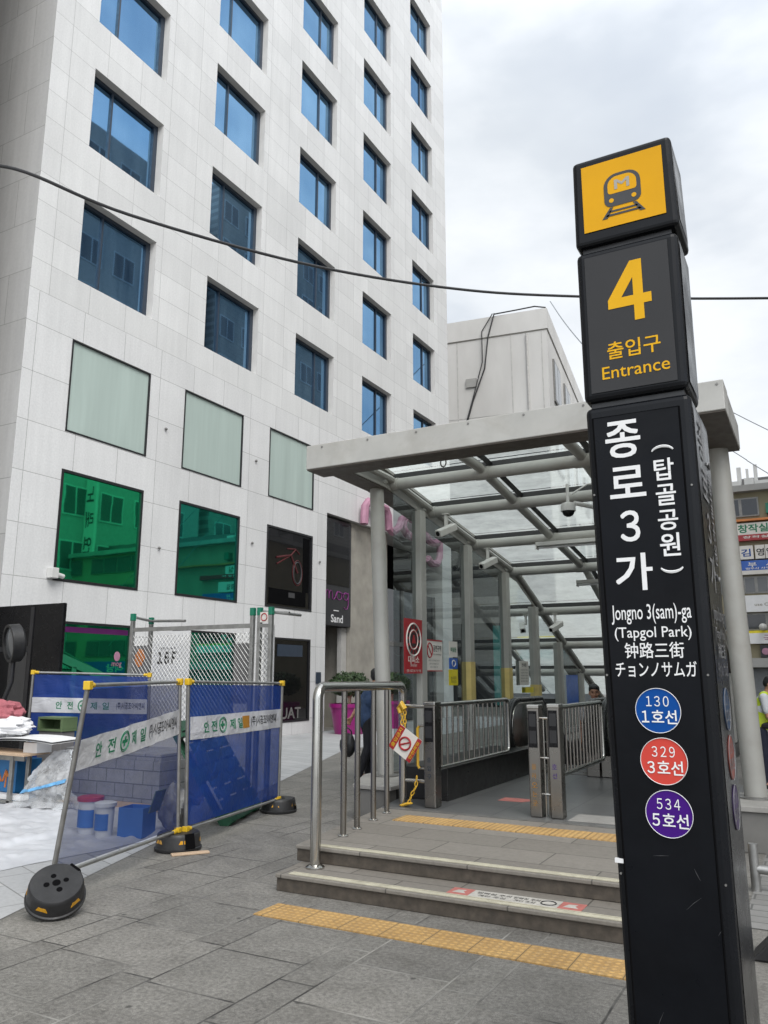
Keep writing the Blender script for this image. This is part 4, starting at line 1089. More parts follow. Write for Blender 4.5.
t, b = notice('glass_poster', 'white printed sheet on the glass low beside the escalator', 14.0, 14.5, 1.42, 1.85, 'paper')
mb = MB(); add_text(mb, '안내문', (xx, 14.25, 1.78), FY, FZ, w=0.25, h=0.06, bold=0.02)
for i in range(5): add_text(mb, '에스컬레이터 이용안내', (xx, 14.25, 1.69-i*0.05), FY, FZ, w=0.4, h=0.025)
mb.build('lettering', M['black_ink'], b)
notice('glass_sticker', 'narrow cream label strip on the glass under the printed sheet', 14.3, 14.75, 1.28, 1.38, 'sign_yellow')
notice('glass_poster', 'tall blue poster on the glass at the far low end of the canopy', 17.0, 17.9, 0.95, 1.6, 'sign_blue')

# ------------------------------------------------------------------ fences and posts at the gates
def gate_post(name, label, x0, x1, y0, y1, h, glyphs, marks):
    t = thing(name, label, 'post', ((x0+x1)/2, (y0+y1)/2, Z2))
    mb = MB(); mb.box(x0, x1, y0, y1, Z2, h); b = mb.build('steel_body', M['steel_dark'], t, bevel=0.012, segs=3)
    mb = MB(); mb.box(x0-0.004, x1+0.004, y0-0.004, y1+0.004, h-0.03, h+0.012); mb.build('top_cap', M['steel'], t, bevel=0.01, segs=3)
    w = x1-x0
    mb = MB(); mb.box(x0+0.012, x1-0.02, y0-0.004, y0-0.001, h-0.40, h-0.05); s = mb.build('black_panel', M['screen'], t)
    mb = MB()
    for i in range(2): mb.box(x0+0.022, x1-0.03, y0-0.006, y0-0.0045, h-0.2-0.16*i, h-0.08-0.16*i)
    mb.build('display', M['frame_black'], s)
    mb = MB()
    for i, ch in enumerate(glyphs): add_text(mb, ch, ((x0+x1)/2-0.004, y0-0.001, h-0.58-i*0.085), FX, FZ, h=0.05)
    mb.build('lettering', M[marks], b)
    return t
gate_post('gate_post', 'steel gate post at the front end of the left fence by the yellow chain', -3.775, -3.645, 7.83, 7.99, 1.31, '출입구', 'frame_blue')
gate_post('gate_post', 'left of the two steel gate posts standing side by side mid entrance', -2.635, -2.515, 7.83, 7.97, 1.30, '올라오는곳', 'brown_ink')
gate_post('gate_post', 'right of the two steel gate posts standing side by side mid entrance', -2.43, -2.31, 7.83, 7.97, 1.31, '호선', 'purple_ink')
t = thing('post_link', 'thin steel bars joining the two gate posts mid entrance', 'rail', (-2.47, 7.9, Z2))
mb = MB()
for z in (0.46, 0.8, 1.18): mb.tube([(-2.514, 7.9, z), (-2.431, 7.9, z)], 0.012, 8)
for x in (-2.492, -2.455): mb.tube([(x, 7.9, Z2), (x, 7.9, 1.18)], 0.011, 8)
mb.build('ladder_frame', M['steel'], t, smooth=True)
def fence(name, label, x, y0, y1, zt, zb, n):
    t = thing(name, label, 'fence', (x, (y0+y1)/2, Z2))
    r = 0.06
    mb = MB(); pts = [(x, y0, zt), (x, y1-r, zt)] + [(x, y1-r+r*math.sin(a), zt-r+r*math.cos(a)) for a in [k*math.pi/12 for k in range(1, 6)]] + [(x, y1, zt-r), (x, y1, zb+r)] + [(x, y1-r+r*math.cos(a), zb+r-r*math.sin(a)) for a in [k*math.pi/12 for k in range(1, 6)]] + [(x, y1-r, zb), (x, y0, zb)]
    mb.tube(pts, 0.025, 12); mb.build('frame_rail', M['steel'], t, smooth=True)
    b0 = None
    for i in range(n):
        y = y0 + (y1-y0)*(i+0.7)/(n+0.4)
        if b0 is None:
            mb = MB(); mb.tube([(x, y, zb), (x, y, zt)], 0.0125, 10); b0 = mb.build('baluster', M['steel_dark'], t, smooth=True); yb = y
        else:
            c = b0.copy(); COL.objects.link(c); c.parent = t; c.location = (0, y-yb, 0)
    return t
fence('steel_fence', 'stainless balustrade running back from the left gate post beside the glass wall', -3.69, 7.99, 10.2, 1.285, 0.63, 14)
fence('steel_fence', 'stainless balustrade between the two escalators behind the paired gate posts', -2.35, 7.97, 9.7, 1.285, 0.64, 13)
t = thing('low_wall', 'low black stone wall under the left steel fence', 'wall', (-3.69, 9.3, Z2))
mb = MB(); mb.box(-4.32, -3.72, 8.32, 11.2, Z2, 0.60); mb.build('stone', M['dark_granite'], t, bevel=0.01)

# hand rail on the step edge (splayed outwards)
t = thing('hand_railing', 'polished stainless hand railing with round posts on the left edge of the steps', 'railing', (-3.8, 6.6, 0))
A = Vector((-3.63, 5.56, 0)); B = Vector((-4.06, 7.90, 0)); rr = 0.10; zt = 1.50
d = (B-A).normalized()
def rp(s, z): return A + d*s + FZ*z
Lr = (B-A).length
pts = [rp(0, Z1), rp(0, zt-rr)] + [rp(rr-rr*math.cos(a), zt-rr+rr*math.sin(a)) for a in [k*math.pi/12 for k in range(1, 6)]] + [rp(rr, zt), rp(Lr-rr, zt-0.01)] + [rp(Lr-rr+rr*math.sin(a), zt-0.01-rr+rr*math.cos(a)) for a in [k*math.pi/12 for k in range(1, 6)]] + [rp(Lr, zt-0.01-rr), rp(Lr, Z2)]
mb = MB(); mb.tube(pts, [0.043]*8 + [0.043]*(len(pts)-8), 16); mb.build('main_tube', M['steel'], t, smooth=True)
for f in (0.255, 0.40, 0.59, 0.765):
    mb = MB(); p = rp(Lr*f, 0); mb.tube([p + FZ*Z2, p + FZ*(zt-0.02)], 0.026, 12); mb.build('baluster', M['steel_dark'], t, smooth=True)
    mb = MB(); mb.lathe([(0.045, 0.0), (0.045, 0.008), (0.03, 0.018), (0.0, 0.018)], Matrix.Translation(p + FZ*Z2), 14); mb.build('base_ring', M['steel'], t, smooth=True)
mb = MB(); mb.lathe([(0.075, 0.0), (0.075, 0.012), (0.046, 0.03), (0.0, 0.03)], Matrix.Translation(rp(0, Z1)), 20); mb.build('base_ring', M['steel'], t, smooth=True)
# side gate bars, chain and warning board
t = thing('side_bars', 'short stainless bars closing the gap between the hand railing and the left gate post', 'railing', (-3.9, 7.88, Z2))
for z, xa, rr_ in ((1.27, -4.06, 0.022), (0.50, -4.06, 0.022), (1.07, -3.86, 0.012), (0.63, -3.86, 0.012)):
    mb = MB(); mb.tube([(xa, 7.9, z), (-3.776, 7.9, z)], rr_, 10); mb.build('bar', M['steel'], t, smooth=True)
mb = MB(); mb.tube([(-3.86, 7.9, 1.06), (-3.88, 7.9, 1.04), (-3.88, 7.9, 0.66), (-3.86, 7.9, 0.63)], 0.016, 8); mb.build('yellow_bar', M['chain'], t, smooth=True)
t = thing('plastic_chain', 'yellow plastic chain hanging down from the side bars to the floor', 'chain', (-4.0, 7.85, Z2))
def links(path, step=0.042):
    mb = MB(); k = 0
    segs = list(zip(path, path[1:]))
    for a, b in segs:
        a, b = Vector(a), Vector(b); n = max(1, int((b-a).length/step)); tt = (b-a).normalized()
        u = tt.orthogonal().normalized(); w = tt.cross(u)
        for i in range(n):
            c = a + (b-a)*((i+0.5)/n); s = u if k % 2 else w; k += 1
            mb.tube([c + tt*0.028*math.cos(q*math.pi/4) + s*0.015*math.sin(q*math.pi/4) for q in range(8)], 0.006, 5, closed=True)
    return mb
links([(-4.0, 7.84, 1.27), (-4.0, 7.83, 0.95)]).build('upper_chain', M['chain'], t)
links([(-4.03, 7.84, 1.25), (-4.04, 7.83, 0.95)]).build('upper_chain', M['chain'], t)
links([(-3.87, 7.85, 0.56), (-3.88, 7.85, 0.45), (-3.93, 7.84, 0.36), (-3.96, 7.83, 0.27)]).build('lower_chain', M['chain'], t)
mb = MB()
for i in range(7): mb.tube([(-3.97+0.05*math.cos(i*0.9+q*math.pi/4)*0.6+0.012*i-0.04, 7.80+0.03*math.sin(i+q*math.pi/4), Z2+0.012+0.004*i) for q in range(8)], 0.007, 5, closed=True)
mb.tube([(-3.99, 7.82, 1.24), (-4.03, 7.82, 1.30), (-4.07, 7.84, 1.25), (-4.05, 7.84, 1.2)], 0.03, 8)
mb.build('chain_end', M['chain'], t)
t = thing('warning_board', 'tilted white board with red bands and a no entry ring hanging on the chain', 'sign', (-3.95, 7.76, 0.9))
Mw = Matrix.Translation((-3.955, 7.755, 0.89)) @ Matrix.Rotation(R(33), 4, 'Y')
wv, hv = 0.30, 0.27
mb = MB(); mb.box(-wv/2, wv/2, -0.004, 0.004, -hv/2, hv/2, Mw); b = mb.build('board', M['paper'], t)
mb = MB()
mb.box(-wv/2, -wv/2+0.07, -0.0065, -0.0042, -hv/2, hv/2, Mw); mb.box(wv/2-0.055, wv/2, -0.0065, -0.0042, -hv/2, hv/2, Mw)
mb.tube([Mw @ Vector((0.065*math.cos(k*math.pi/12), -0.007, 0.065*math.sin(k*math.pi/12))) for k in range(24)], 0.011, 5, closed=True); mb.tube([Mw @ Vector((-0.04, -0.007, -0.04)), Mw @ Vector((0.04, -0.007, 0.04))], 0.009, 5)
mb.build('red_print', M['sign_red'], b)
mb = MB(); add_text(mb, '출입금지', Mw @ Vector((-wv/2+0.035, -0.0066, 0)), Mw.to_3x3() @ FZ, Mw.to_3x3() @ -FX, w=0.22, h=0.04, lift=0.001); add_text(mb, '안전제일', Mw @ Vector((wv/2-0.028, -0.0066, 0)), Mw.to_3x3() @ FZ, Mw.to_3x3() @ -FX, w=0.2, h=0.035, lift=0.001); mb.build('lettering', M['sign_yellow'], b)

# red floor arrow
t = thing('floor_sticker', 'small red arrow sticker on the dark floor inside the entrance', 'sticker', (-3.13, 8.78, Z2))
mb = MB(); mb.prism([(-3.28, 8.66, Z2), (-3.0, 8.66, Z2), (-2.94, 8.78, Z2), (-3.0, 8.9, Z2), (-3.28, 8.9, Z2)], (0,0,0.0015)); mb.build('arrow_shape', M['faded_red'], t)

# ------------------------------------------------------------------ escalators
def escalator(label, xl, xr):
    t = thing('escalator', label, 'escalator', ((xl+xr)/2, 12.0, Z2))
    YS, YB = 11.05, 12.5; sl = math.tan(R(30))
    def pz(y, z): return z if y < YB else z - (y-YB)*sl
    YE = 17.5
    for x in (xl, xr):
        mb = MB(); rad = 0.33; zc = 0.88
        prof = [(YS+rad+rad*math.cos(a), zc+rad*math.sin(a)) for a in [math.pi*1.5 - k*math.pi/12 for k in range(13)]]
        prof += [(YB, zc+rad), (YE, pz(YE, zc+rad)), (YE, pz(YE, zc-rad)), (YB, zc-rad)]
        mb.prism([(x-0.05, y, z) for y, z in prof], (0.10, 0, 0)); p = mb.build('balustrade', M['steel'], t, bevel=0.015)
        mb = MB(); path = [(x, YS+rad+(rad+0.035)*math.cos(a), zc+(rad+0.035)*math.sin(a)) for a in [math.pi*1.5 - k*math.pi/12 for k in range(13)]] + [(x, YB, zc+rad+0.035), (x, YE, pz(YE, zc+rad+0.035))]
        for q in (-0.018, 0.018): mb.tube([(a+q, b, c) for a, b, c in path], 0.036, 10)
        mb.build('handrail', M['handrail'], t, smooth=True)
        mb = MB()
        v = [(YS+0.15, Z2), (YB, Z2), (YE, pz(YE, Z2)), (YE, pz(YE, 0.58)), (YB, 0.58), (YS+0.15, 0.58)]
        mb.prism([(x-0.09, y, z) for y, z in v], (0.18, 0, 0)); mb.build('skirt', M['steel_dark'], t, bevel=0.01)
    mb = MB(); n = 14
    mb.box(xl+0.1, xr-0.1, YS+0.3, YB, Z2-0.03, Z2+0.004)
    for i in range(n):
        y = YB + i*0.36; z = Z2 - (i+1)*0.208
        mb.box(xl+0.1, xr-0.1, y, y+0.36, z-0.2, z)
    mb.build('moving_steps', M['steel_dark'], t)
    return t
escalator('left escalator with curved black handrails beside the glass wall', -3.98, -2.86)
escalator('right escalator with steel newel end partly hidden by the black sign pillar', -2.66, -1.86)

# ================================================================== SIGN PILLAR
tp = thing('station_sign_pillar', 'tall black station sign pillar with exit number and Korean station name', 'sign', (-0.545, 3.43, 0))
FYP = 3.10; BYP = 3.76
def shell(name, xa0, xa1, xb0, xb1, z0, z1, mat, bev=0.025, y0=FYP, y1=3.61):
    """box whose lower (a) and upper (b) widths may differ"""
    mb = MB()
    v = [(xa0,y0,z0),(xa1,y0,z0),(xa1,y1,z0),(xa0,y1,z0),(xb0,y0,z1),(xb1,y0,z1),(xb1,y1,z1),(xb0,y1,z1)]
    vv_ = [mb.bm.verts.new(p) for p in v]
    for f in ((0,3,2,1),(4,5,6,7),(0,1,5,4),(1,2,6,5),(2,3,7,6),(3,0,4,7)): mb.bm.faces.new([vv_[i] for i in f])
    return mb.build(name, M[mat], tp, bevel=bev, segs=3)
XL0, XR0 = -0.713, -0.335      # ground
XL1, XR1 = -0.752, -0.346      # top of the lower box
ZB, ZT = 0.06, 2.665
def xl(z): return XL0 + (XL1-XL0)*(z-ZB)/(ZT-ZB)
def xr(z): return XR0 + (XR1-XR0)*(z-ZB)/(ZT-ZB)
low = shell('lower_box', XL0, XR0, XL1, XR1, ZB, ZT, 'black')
mid = shell('number_box', -0.755, -0.350, -0.756, -0.346, 2.688, 3.352, 'black', y1=3.42)
top = shell('symbol_box', -0.756, -0.336, -0.752, -0.344, 3.378, 3.785, 'black', 0.02, y1=3.40)
mb = MB(); mb.box(-0.73, -0.37, FYP+0.03, 3.38, ZT-0.02, 3.40); mb.box(-0.72, -0.34, FYP-0.02, 3.63, 0, 0.07); mb.build('core', M['frame_black'], tp)
mb = MB(); mb.poly([(xl(0.12)+0.03, FYP-0.003, 0.12), (xr(0.12)-0.045, FYP-0.003, 0.12), (xr(2.62)-0.045, FYP-0.003, 2.615), (xl(2.62)+0.03, FYP-0.003, 2.615)])
pnl = mb.build('face_panel', M['black_panel'], low)
mb = MB(); mb.tube([(xl(0.12)+0.03, FYP-0.003, 0.12), (xr(0.12)-0.045, FYP-0.003, 0.12), (xr(2.62)-0.045, FYP-0.003, 2.615), (xl(2.62)+0.03, FYP-0.003, 2.615)], 0.0035, 4, closed=True); mb.build('panel_edge', M['void'], low)
mb = MB(); mb.box(xl(0.95)-0.003, xl(0.95)+0.028, FYP-0.004, FYP+0.01, 0.935, 0.95); mb.build('white_tab', M['white_ink'], low)
for z in (0.2, 0.9, 1.6, 2.3):
    for x in (xl(z)+0.015, xr(z)-0.022):
        mb = MB(); mb.cyl((x, FYP+0.001, z), (x, FYP-0.0035, z), 0.004, n=10); mb.build('screw', M['galv_dark'], low)
M['scuff'] = pm('scuff_grey', (0.035,0.036,0.039), 0.6, var=0.3, scale=30)
rs = random.Random(5)
for i in range(9):
    x = -0.68 + 0.30*rs.random(); z = 0.25 + 0.75*rs.random(); a = rs.uniform(-1.2, 1.2); l = rs.uniform(0.015, 0.07)
    mb = MB(); mb.tube([(x, FYP-0.0032, z), (x+l*0.5*math.cos(a), FYP-0.0032, z+l*0.55*math.sin(a)), (x+l*math.cos(a), FYP-0.0032, z+l*math.sin(a))], [0.0004, 0.0012, 0.0004], 5); mb.build('scuff', M['scuff'], low)
Yf = FYP - 0.004
DIMMED = {'blue_ink': 'dimmed_blue', 'red_ink': 'dimmed_red', 'purple_ink': 'dimmed_purple'}  # front inks copied darker: the side's dim, grazing look put into the colour
M['dimmed_white'] = pm('dimmed white print', (0.22,0.22,0.225), 0.5, var=0.3, scale=20, dirt=0.5, dirtcol=(0.03,0.03,0.03))
M['dimmed_blue'] = pm('dimmed blue print', (0.012,0.04,0.10), 0.4)
M['dimmed_red'] = pm('dimmed red print', (0.22,0.05,0.035), 0.4)
M['dimmed_purple'] = pm('dimmed purple print', (0.035,0.015,0.075), 0.4)
def disc(mb, c, r, u, v, n=40, th=0.002):
    c, u, v = Vector(c), Vector(u), Vector(v); nn = u.cross(v)
    mb.prism([c + u*r*math.cos(2*math.pi*k/n) + v*r*math.sin(2*math.pi*k/n) for k in range(n)], nn*th)
def rrect(c, w, h, r, u, v, n=6, top=None):
    """outline points of a rounded rectangle"""
    c, u, v = Vector(c), Vector(u), Vector(v); out = []
    for (sx, sy, a0) in ((1,1,0), (-1,1,90), (-1,-1,180), (1,-1,270)):
        rr_ = (top or r) if sy > 0 else r
        for k in range(n+1):
            a = R(a0 + 90*k/n); out.append(c + u*(sx*(w/2-rr_) + rr_*math.cos(a)) + v*(sy*(h/2-rr_) + rr_*math.sin(a)))
    return out
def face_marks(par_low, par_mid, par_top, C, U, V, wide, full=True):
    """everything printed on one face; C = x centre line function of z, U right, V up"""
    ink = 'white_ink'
    if not full: ink = 'dimmed_white'
    U = Vector(U); V = Vector(V); N = U.cross(V)
    def T(mb, s, dx, z, w, h, b=0.0, sp=1.0): add_text(mb, s, C(dx, z), U, V, w=w, h=h, bold=b, lift=0.0015, space=sp)
    mb = MB()
    for s, z, w, h, dx in (('종', 2.513, 0.135, 0.152, 0), ('로', 2.338, 0.137, 0.125, 0.006), ('３', 2.163, 0.074, 0.122, 0.004), ('가', 1.985, 0.138, 0.142, 0.006)):
        T(mb, s, (-0.053+dx)*wide, z, w*wide, h, 0.016)
    for s, z, h in (('탑', 2.372, 0.086), ('골', 2.272, 0.082), ('공', 2.174, 0.078), ('원', 2.080, 0.087)):
        T(mb, s, 0.092*wide, z, 0.073*wide, h, 0.014)
    for z, sgn in ((2.437, 1), (2.002, -1)):
        pts = [C((0.092 + 0.042*math.cos(a))*wide, z + sgn*0.026*math.sin(a)) + N*0.002 for a in [math.pi*(0.12+0.76*k/10) for k in range(11)]]
        mb.tube(pts, [0.003 + 0.003*math.sin(math.pi*k/10) for k in range(11)], 5)
    T(mb, 'Jongno 3(sam)-ga', 0.002*wide, 1.824, 0.288*wide, 0.074, 0.004)
    T(mb, '(Tapgol Park)', 0.003*wide, 1.751, 0.275*wide, 0.052, 0.004)
    T(mb, '钟路三街', 0.004*wide, 1.690, 0.212*wide, 0.058, 0.008)
    T(mb, 'チョンノサムガ', 0.004*wide, 1.621, 0.288*wide, 0.056, 0.008)
    mb.build('station_name_lettering', M[ink], par_low)
    for z, r, m_, a, b, dx in ((1.473, 0.079, 'blue_ink', '１３０', '１호선', 0.002), (1.296, 0.081, 'red_ink', '３２９', '３호선', 0.009), (1.117, 0.080, 'purple_ink', '５３４', '５호선', 0.013)):
        mb = MB(); disc(mb, C(dx*wide, z) , r, U*wide, V); mb.build('line_disc', M[m_ if full else DIMMED[m_]], par_low)
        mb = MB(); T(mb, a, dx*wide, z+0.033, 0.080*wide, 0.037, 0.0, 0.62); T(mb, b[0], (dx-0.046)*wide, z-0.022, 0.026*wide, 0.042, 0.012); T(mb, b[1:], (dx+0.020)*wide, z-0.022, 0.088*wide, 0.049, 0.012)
        mb.tube([C((dx+r*math.cos(k*math.pi/20))*wide, z+r*math.sin(k*math.pi/20))+N*0.002 for k in range(40)], 0.0012, 4, closed=True)
        for v in mb.bm.verts: v.co += N*0.0022
        mb.build('line_lettering', M[ink], par_low)
    if not full: return
    # number box
    mb = MB(); c0 = C(0.0, 3.02)
    mb.prism([c0 + U*x_*wide + V*z_ - N*0.001 for x_, z_ in ((-0.173,-0.300), (0.160,-0.300), (0.160,0.300), (-0.173,0.300))], N*0.0012); pm_ = mb.build('number_panel', M['charcoal_panel'], par_mid)
    mb = MB(); T(mb, '４', 0.0, 3.132, 0.172*wide, 0.262, 0.03); T(mb, '출입구', 0.003*wide, 2.888, 0.208*wide, 0.074, 0.010); T(mb, 'Entrance', 0.005*wide, 2.797, 0.262*wide, 0.053, 0.004)
    mb.build('exit_lettering', M['yellow_ink'], par_mid)
    # symbol box
    mb = MB(); c0 = C(0.004, 3.588)
    mb.prism([c0 + U*x_*wide + V*z_ - N*0.001 for x_, z_ in ((-0.170,-0.153), (0.162,-0.153), (0.162,0.157), (-0.170,0.157))], N*0.0012); mb.build('yellow_panel', M['yellow_sign'], par_top)
    c0 = C(0.0, 3.600) + N*0.001
    mb = MB(); mb.prism(rrect(c0, 0.150*wide, 0.150, 0.03, U, V, top=0.055), N*0.001)
    for sx in (-1, 1):
        mb.prism([c0 + U*sx*x_*wide + V*z_ for x_, z_ in ((0.040,-0.078), (0.054,-0.078), (0.088,-0.125), (0.066,-0.125))], N*0.001)
    mb.prism([c0 + U*x_*wide + V*z_ for x_, z_ in ((-0.055,-0.092), (0.055,-0.092), (0.060,-0.100), (-0.060,-0.100))], N*0.001)
    mb.prism([c0 + U*x_*wide + V*z_ for x_, z_ in ((-0.066,-0.108), (0.066,-0.108), (0.074,-0.117), (-0.074,-0.117))], N*0.001)
    tr = mb.build('train_symbol', M['sign_dark'], par_top)
    mb = MB(); mb.prism(rrect(c0 + V*0.022 + N*0.0012, 0.118*wide, 0.078, 0.012, U, V, top=0.04), N*0.0006)
    disc(mb, c0 + U*(-0.046*wide) - V*0.047 + N*0.0012, 0.010, U*wide, V, 16, 0.0006); disc(mb, c0 + U*(0.046*wide) - V*0.047 + N*0.0012, 0.010, U*wide, V, 16, 0.0006)
    mb.build('train_windscreen', M['yellow_sign'], par_top)
    mb = MB(); add_text(mb, 'M', c0 + V*0.022 + N*0.002, U, V, w=0.062*wide, h=0.045, bold=0.02, lift=0.0004); mb.build('symbol_letter', M['sign_grey'], par_top)
def Cf(dx, z):
    zz = min(z, ZT); mid_x = (xl(zz) + 0.03 + xr(zz) - 0.045)/2 if z < 2.66 else -0.546
    return Vector((mid_x + dx, Yf, z))
face_marks(low, mid, top, Cf, FX, FZ, 1.0)
def Cs(dx, z):
    xx_ = xr(z) + 0.0035 if z < 2.66 else -0.343
    return Vector((xx_, 3.355 + dx, z))
up_side = (Vector((XR1-XR0, 0, ZT-ZB))).normalized()
mb = MB(); mb.poly([(xr(0.12)+0.002, 3.14, 0.12), (xr(0.12)+0.002, 3.575, 0.12), (xr(2.62)+0.002, 3.575, 2.62), (xr(2.62)+0.002, 3.14, 2.62)]); mb.build('side_panel', M['side_gloss'], low)
mb = MB(); mb.poly([(-0.3458, 3.135, 2.72), (-0.3458, 3.385, 2.72), (-0.3435, 3.385, 3.32), (-0.3435, 3.135, 3.32)]); mb.build('side_panel', M['side_gloss'], mid)
mb = MB(); mb.poly([(-0.3345, 3.14, 3.42), (-0.3345, 3.365, 3.42), (-0.3425, 3.365, 3.72), (-0.3425, 3.14, 3.72)]); mb.build('side_panel', M['side_gloss'], top)
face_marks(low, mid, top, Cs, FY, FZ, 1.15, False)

# ================================================================== CONSTRUCTION BARRIERS
def rail(mb, a, b, r=0.016): mb.tube([a, b], r, 10)
def panel(name, label, P, mat, base_z, words, band=(0.60, 0.78), grp='blue mesh construction barriers', skew=(0,0), sag=0.02, txt=True):
    """P = four corners: left bottom, right bottom, right top, left top"""
    LB, RB, RT, LT = [Vector(p) for p in P]
    t = thing(name, label, 'barrier', (LB+RB)/2 - FZ*((LB+RB)/2).z, grp)
    nrm = (RB-LB).cross(FZ).normalized()
    dl, dr = (LT-LB).normalized(), (RT-RB).normalized()
    for a, b, dd, ext in ((LB, LT, dl, base_z[0]), (RB, RT, dr, base_z[1])):
        mb = MB(); rail(mb, a - dd*ext, b + dd*0.03, 0.0185); mb.build('post', M['galv_dark'], t, smooth=True)
    for a, b in ((LB, RB), (LT, RT)):
        mb = MB(); rail(mb, a, b, 0.015); mb.build('rail', M['galv'], t, smooth=True)
    for p, q in ((LB, RB), (RB, LB), (RT, LT), (LT, RT)):
        e = (q-p).normalized()
        mb = MB(); Mx = Matrix.Translation(p) @ e.to_track_quat('X', 'Z').to_matrix().to_4x4()
        mb.box(-0.028, 0.028, -0.027, 0.027, -0.032, 0.032, Mx); mb.tube([p + e*0.025, p + e*0.09], 0.021, 8); mb.build('clamp', M['yellow_plastic'], t, bevel=0.006)
    def S(u, v):
        a = LB.lerp(RB, u); b = LT.lerp(RT, u); p = a.lerp(b, v)
        w = 0.026*noise.noise(Vector((u*4, v*3, LB.x*3))) + 0.022*noise.noise(Vector((u*2+v*6, v*1.5+u*9, LB.y))) + 0.012*noise.noise(Vector((u*14+v*5, v*3, LB.y*2))) + sag*math.sin(math.pi*u)*math.sin(math.pi*v)
        k = min(1, 8*u, 8*(1-u), 8*v, 8*(1-v))
        return p + nrm*(w*k) + FZ*(0.0)
    def inset(u, v): return S(0.015+0.97*u, 0.02+0.96*v)
    mb = MB(); mb.grid(inset, 48, 40); fab = mb.build('mesh_fabric', mat, t, smooth=True, fix=False)
    n_out = -nrm if nrm.dot(Vector((0,0,1.6)) - LB) < 0 else nrm
    def bandv(u, f): return band[0] + (band[1]-band[0])*f + (skew[0]*(1-u) + skew[1]*u)
    mb = MB(); mb.grid(lambda u, f: inset(u, bandv(u, f)) + n_out*0.010, 48, 8); mb.build('banner_strip', M['banner'], t, smooth=True, fix=False)
    U = (RB-LB).normalized() if nrm.dot(n_out) > 0 else (LB-RB).normalized()
    flip = nrm.dot(n_out) <= 0
    def lay(mb, body, u, w, hfrac, bold=0.01):
        me = text_geo(body, bold)
        if not len(me.vertices): return
        x_ = [v.co.x for v in me.vertices]; y_ = [v.co.y for v in me.vertices]; x0, x1, y0, y1 = min(x_), max(x_), min(y_), max(y_)
        for v in me.vertices:
            uu = u + ((v.co.x-(x0+x1)/2)/(x1-x0))*w; ff = 0.5 + ((v.co.y-(y0+y1)/2)/(y1-y0))*hfrac
            v.co = inset(uu, bandv(uu, ff)) + n_out*0.0135
        mb.bm.from_mesh(me)
    mb = MB(); mk = MB()
    for ch, u in words['green']: lay(mb, ch, u, 0.055, 0.5, 0.02)
    u = words['cross']
    for rr_ in (0.36, 0.30):
        mk.tube([inset(u+0.036*math.cos(a)*rr_/0.36, bandv(u, 0.5+rr_*math.sin(a))) + n_out*0.0135 for a in [k*math.pi/12 for k in range(24)]], 0.004, 4, closed=True)
    lay(mk, '+', u, 0.04, 0.36, 0.05)
    mb.build('safety_lettering', M['green_ink'], t, fix=False); mk.build('safety_emblem', M['green_ink'], t, fix=False)
    mb = MB(); lay(mb, '(주)시공조아씨엔씨', words['firm'], words['firm_w'], 0.55, 0.012); mb.build('firm_lettering', M['black_ink'], t, fix=False)
    if words.get('patch'):
        a, b = words['patch']; mb = MB(); mb.grid(lambda u_, f: inset(a+(b-a)*u_, bandv(a+(b-a)*u_, 0.22+0.6*f)) + n_out*0.0125, 4, 3); mb.build('amber_patch', M['brown_ink'], t, fix=False)
    return t
W1 = dict(green=[('안', 0.15), ('전', 0.26), ('제', 0.465), ('일', 0.555)], cross=0.365, firm=0.79, firm_w=0.34)
W2 = dict(green=[('안', 0.13), ('전', 0.22), ('제', 0.41), ('일', 0.49)], cross=0.31, firm=0.78, firm_w=0.32, patch=(0.52, 0.60))
panel('mesh_barrier', 'nearest see through blue mesh barrier leaning on its tipped weight', [(-4.985,4.21,0.19), (-5.455,6.00,0.17), (-5.50,5.975,1.535), (-4.78,4.225,1.525)], M['mesh_thin'], (0.10, 0.16), W1, band=(0.60, 0.775), skew=(-0.06, 0.05))
panel('mesh_barrier', 'dense blue mesh barrier with its white banner in front of the leaning green pallet', [(-5.43,6.08,0.17), (-5.86,8.15,0.15), (-5.86,8.17,1.50), (-5.47,6.06,1.535)], M['mesh_dense'], (0.16, 0.14), W2, band=(0.60, 0.765), skew=(0.0, 0.02))
panel('mesh_barrier', 'rear blue mesh barrier behind the table and rubbish', [(-10.17,7.95,0.17), (-8.55,8.72,0.17), (-8.59,8.70,1.60), (-10.15,7.95,1.64)], M['mesh_dense'], (0.16, 0.16), dict(green=[('안', 0.24), ('전', 0.34), ('제', 0.55), ('일', 0.65)], cross=0.45, firm=0.86, firm_w=0.24), band=(0.62, 0.77), sag=0.03)

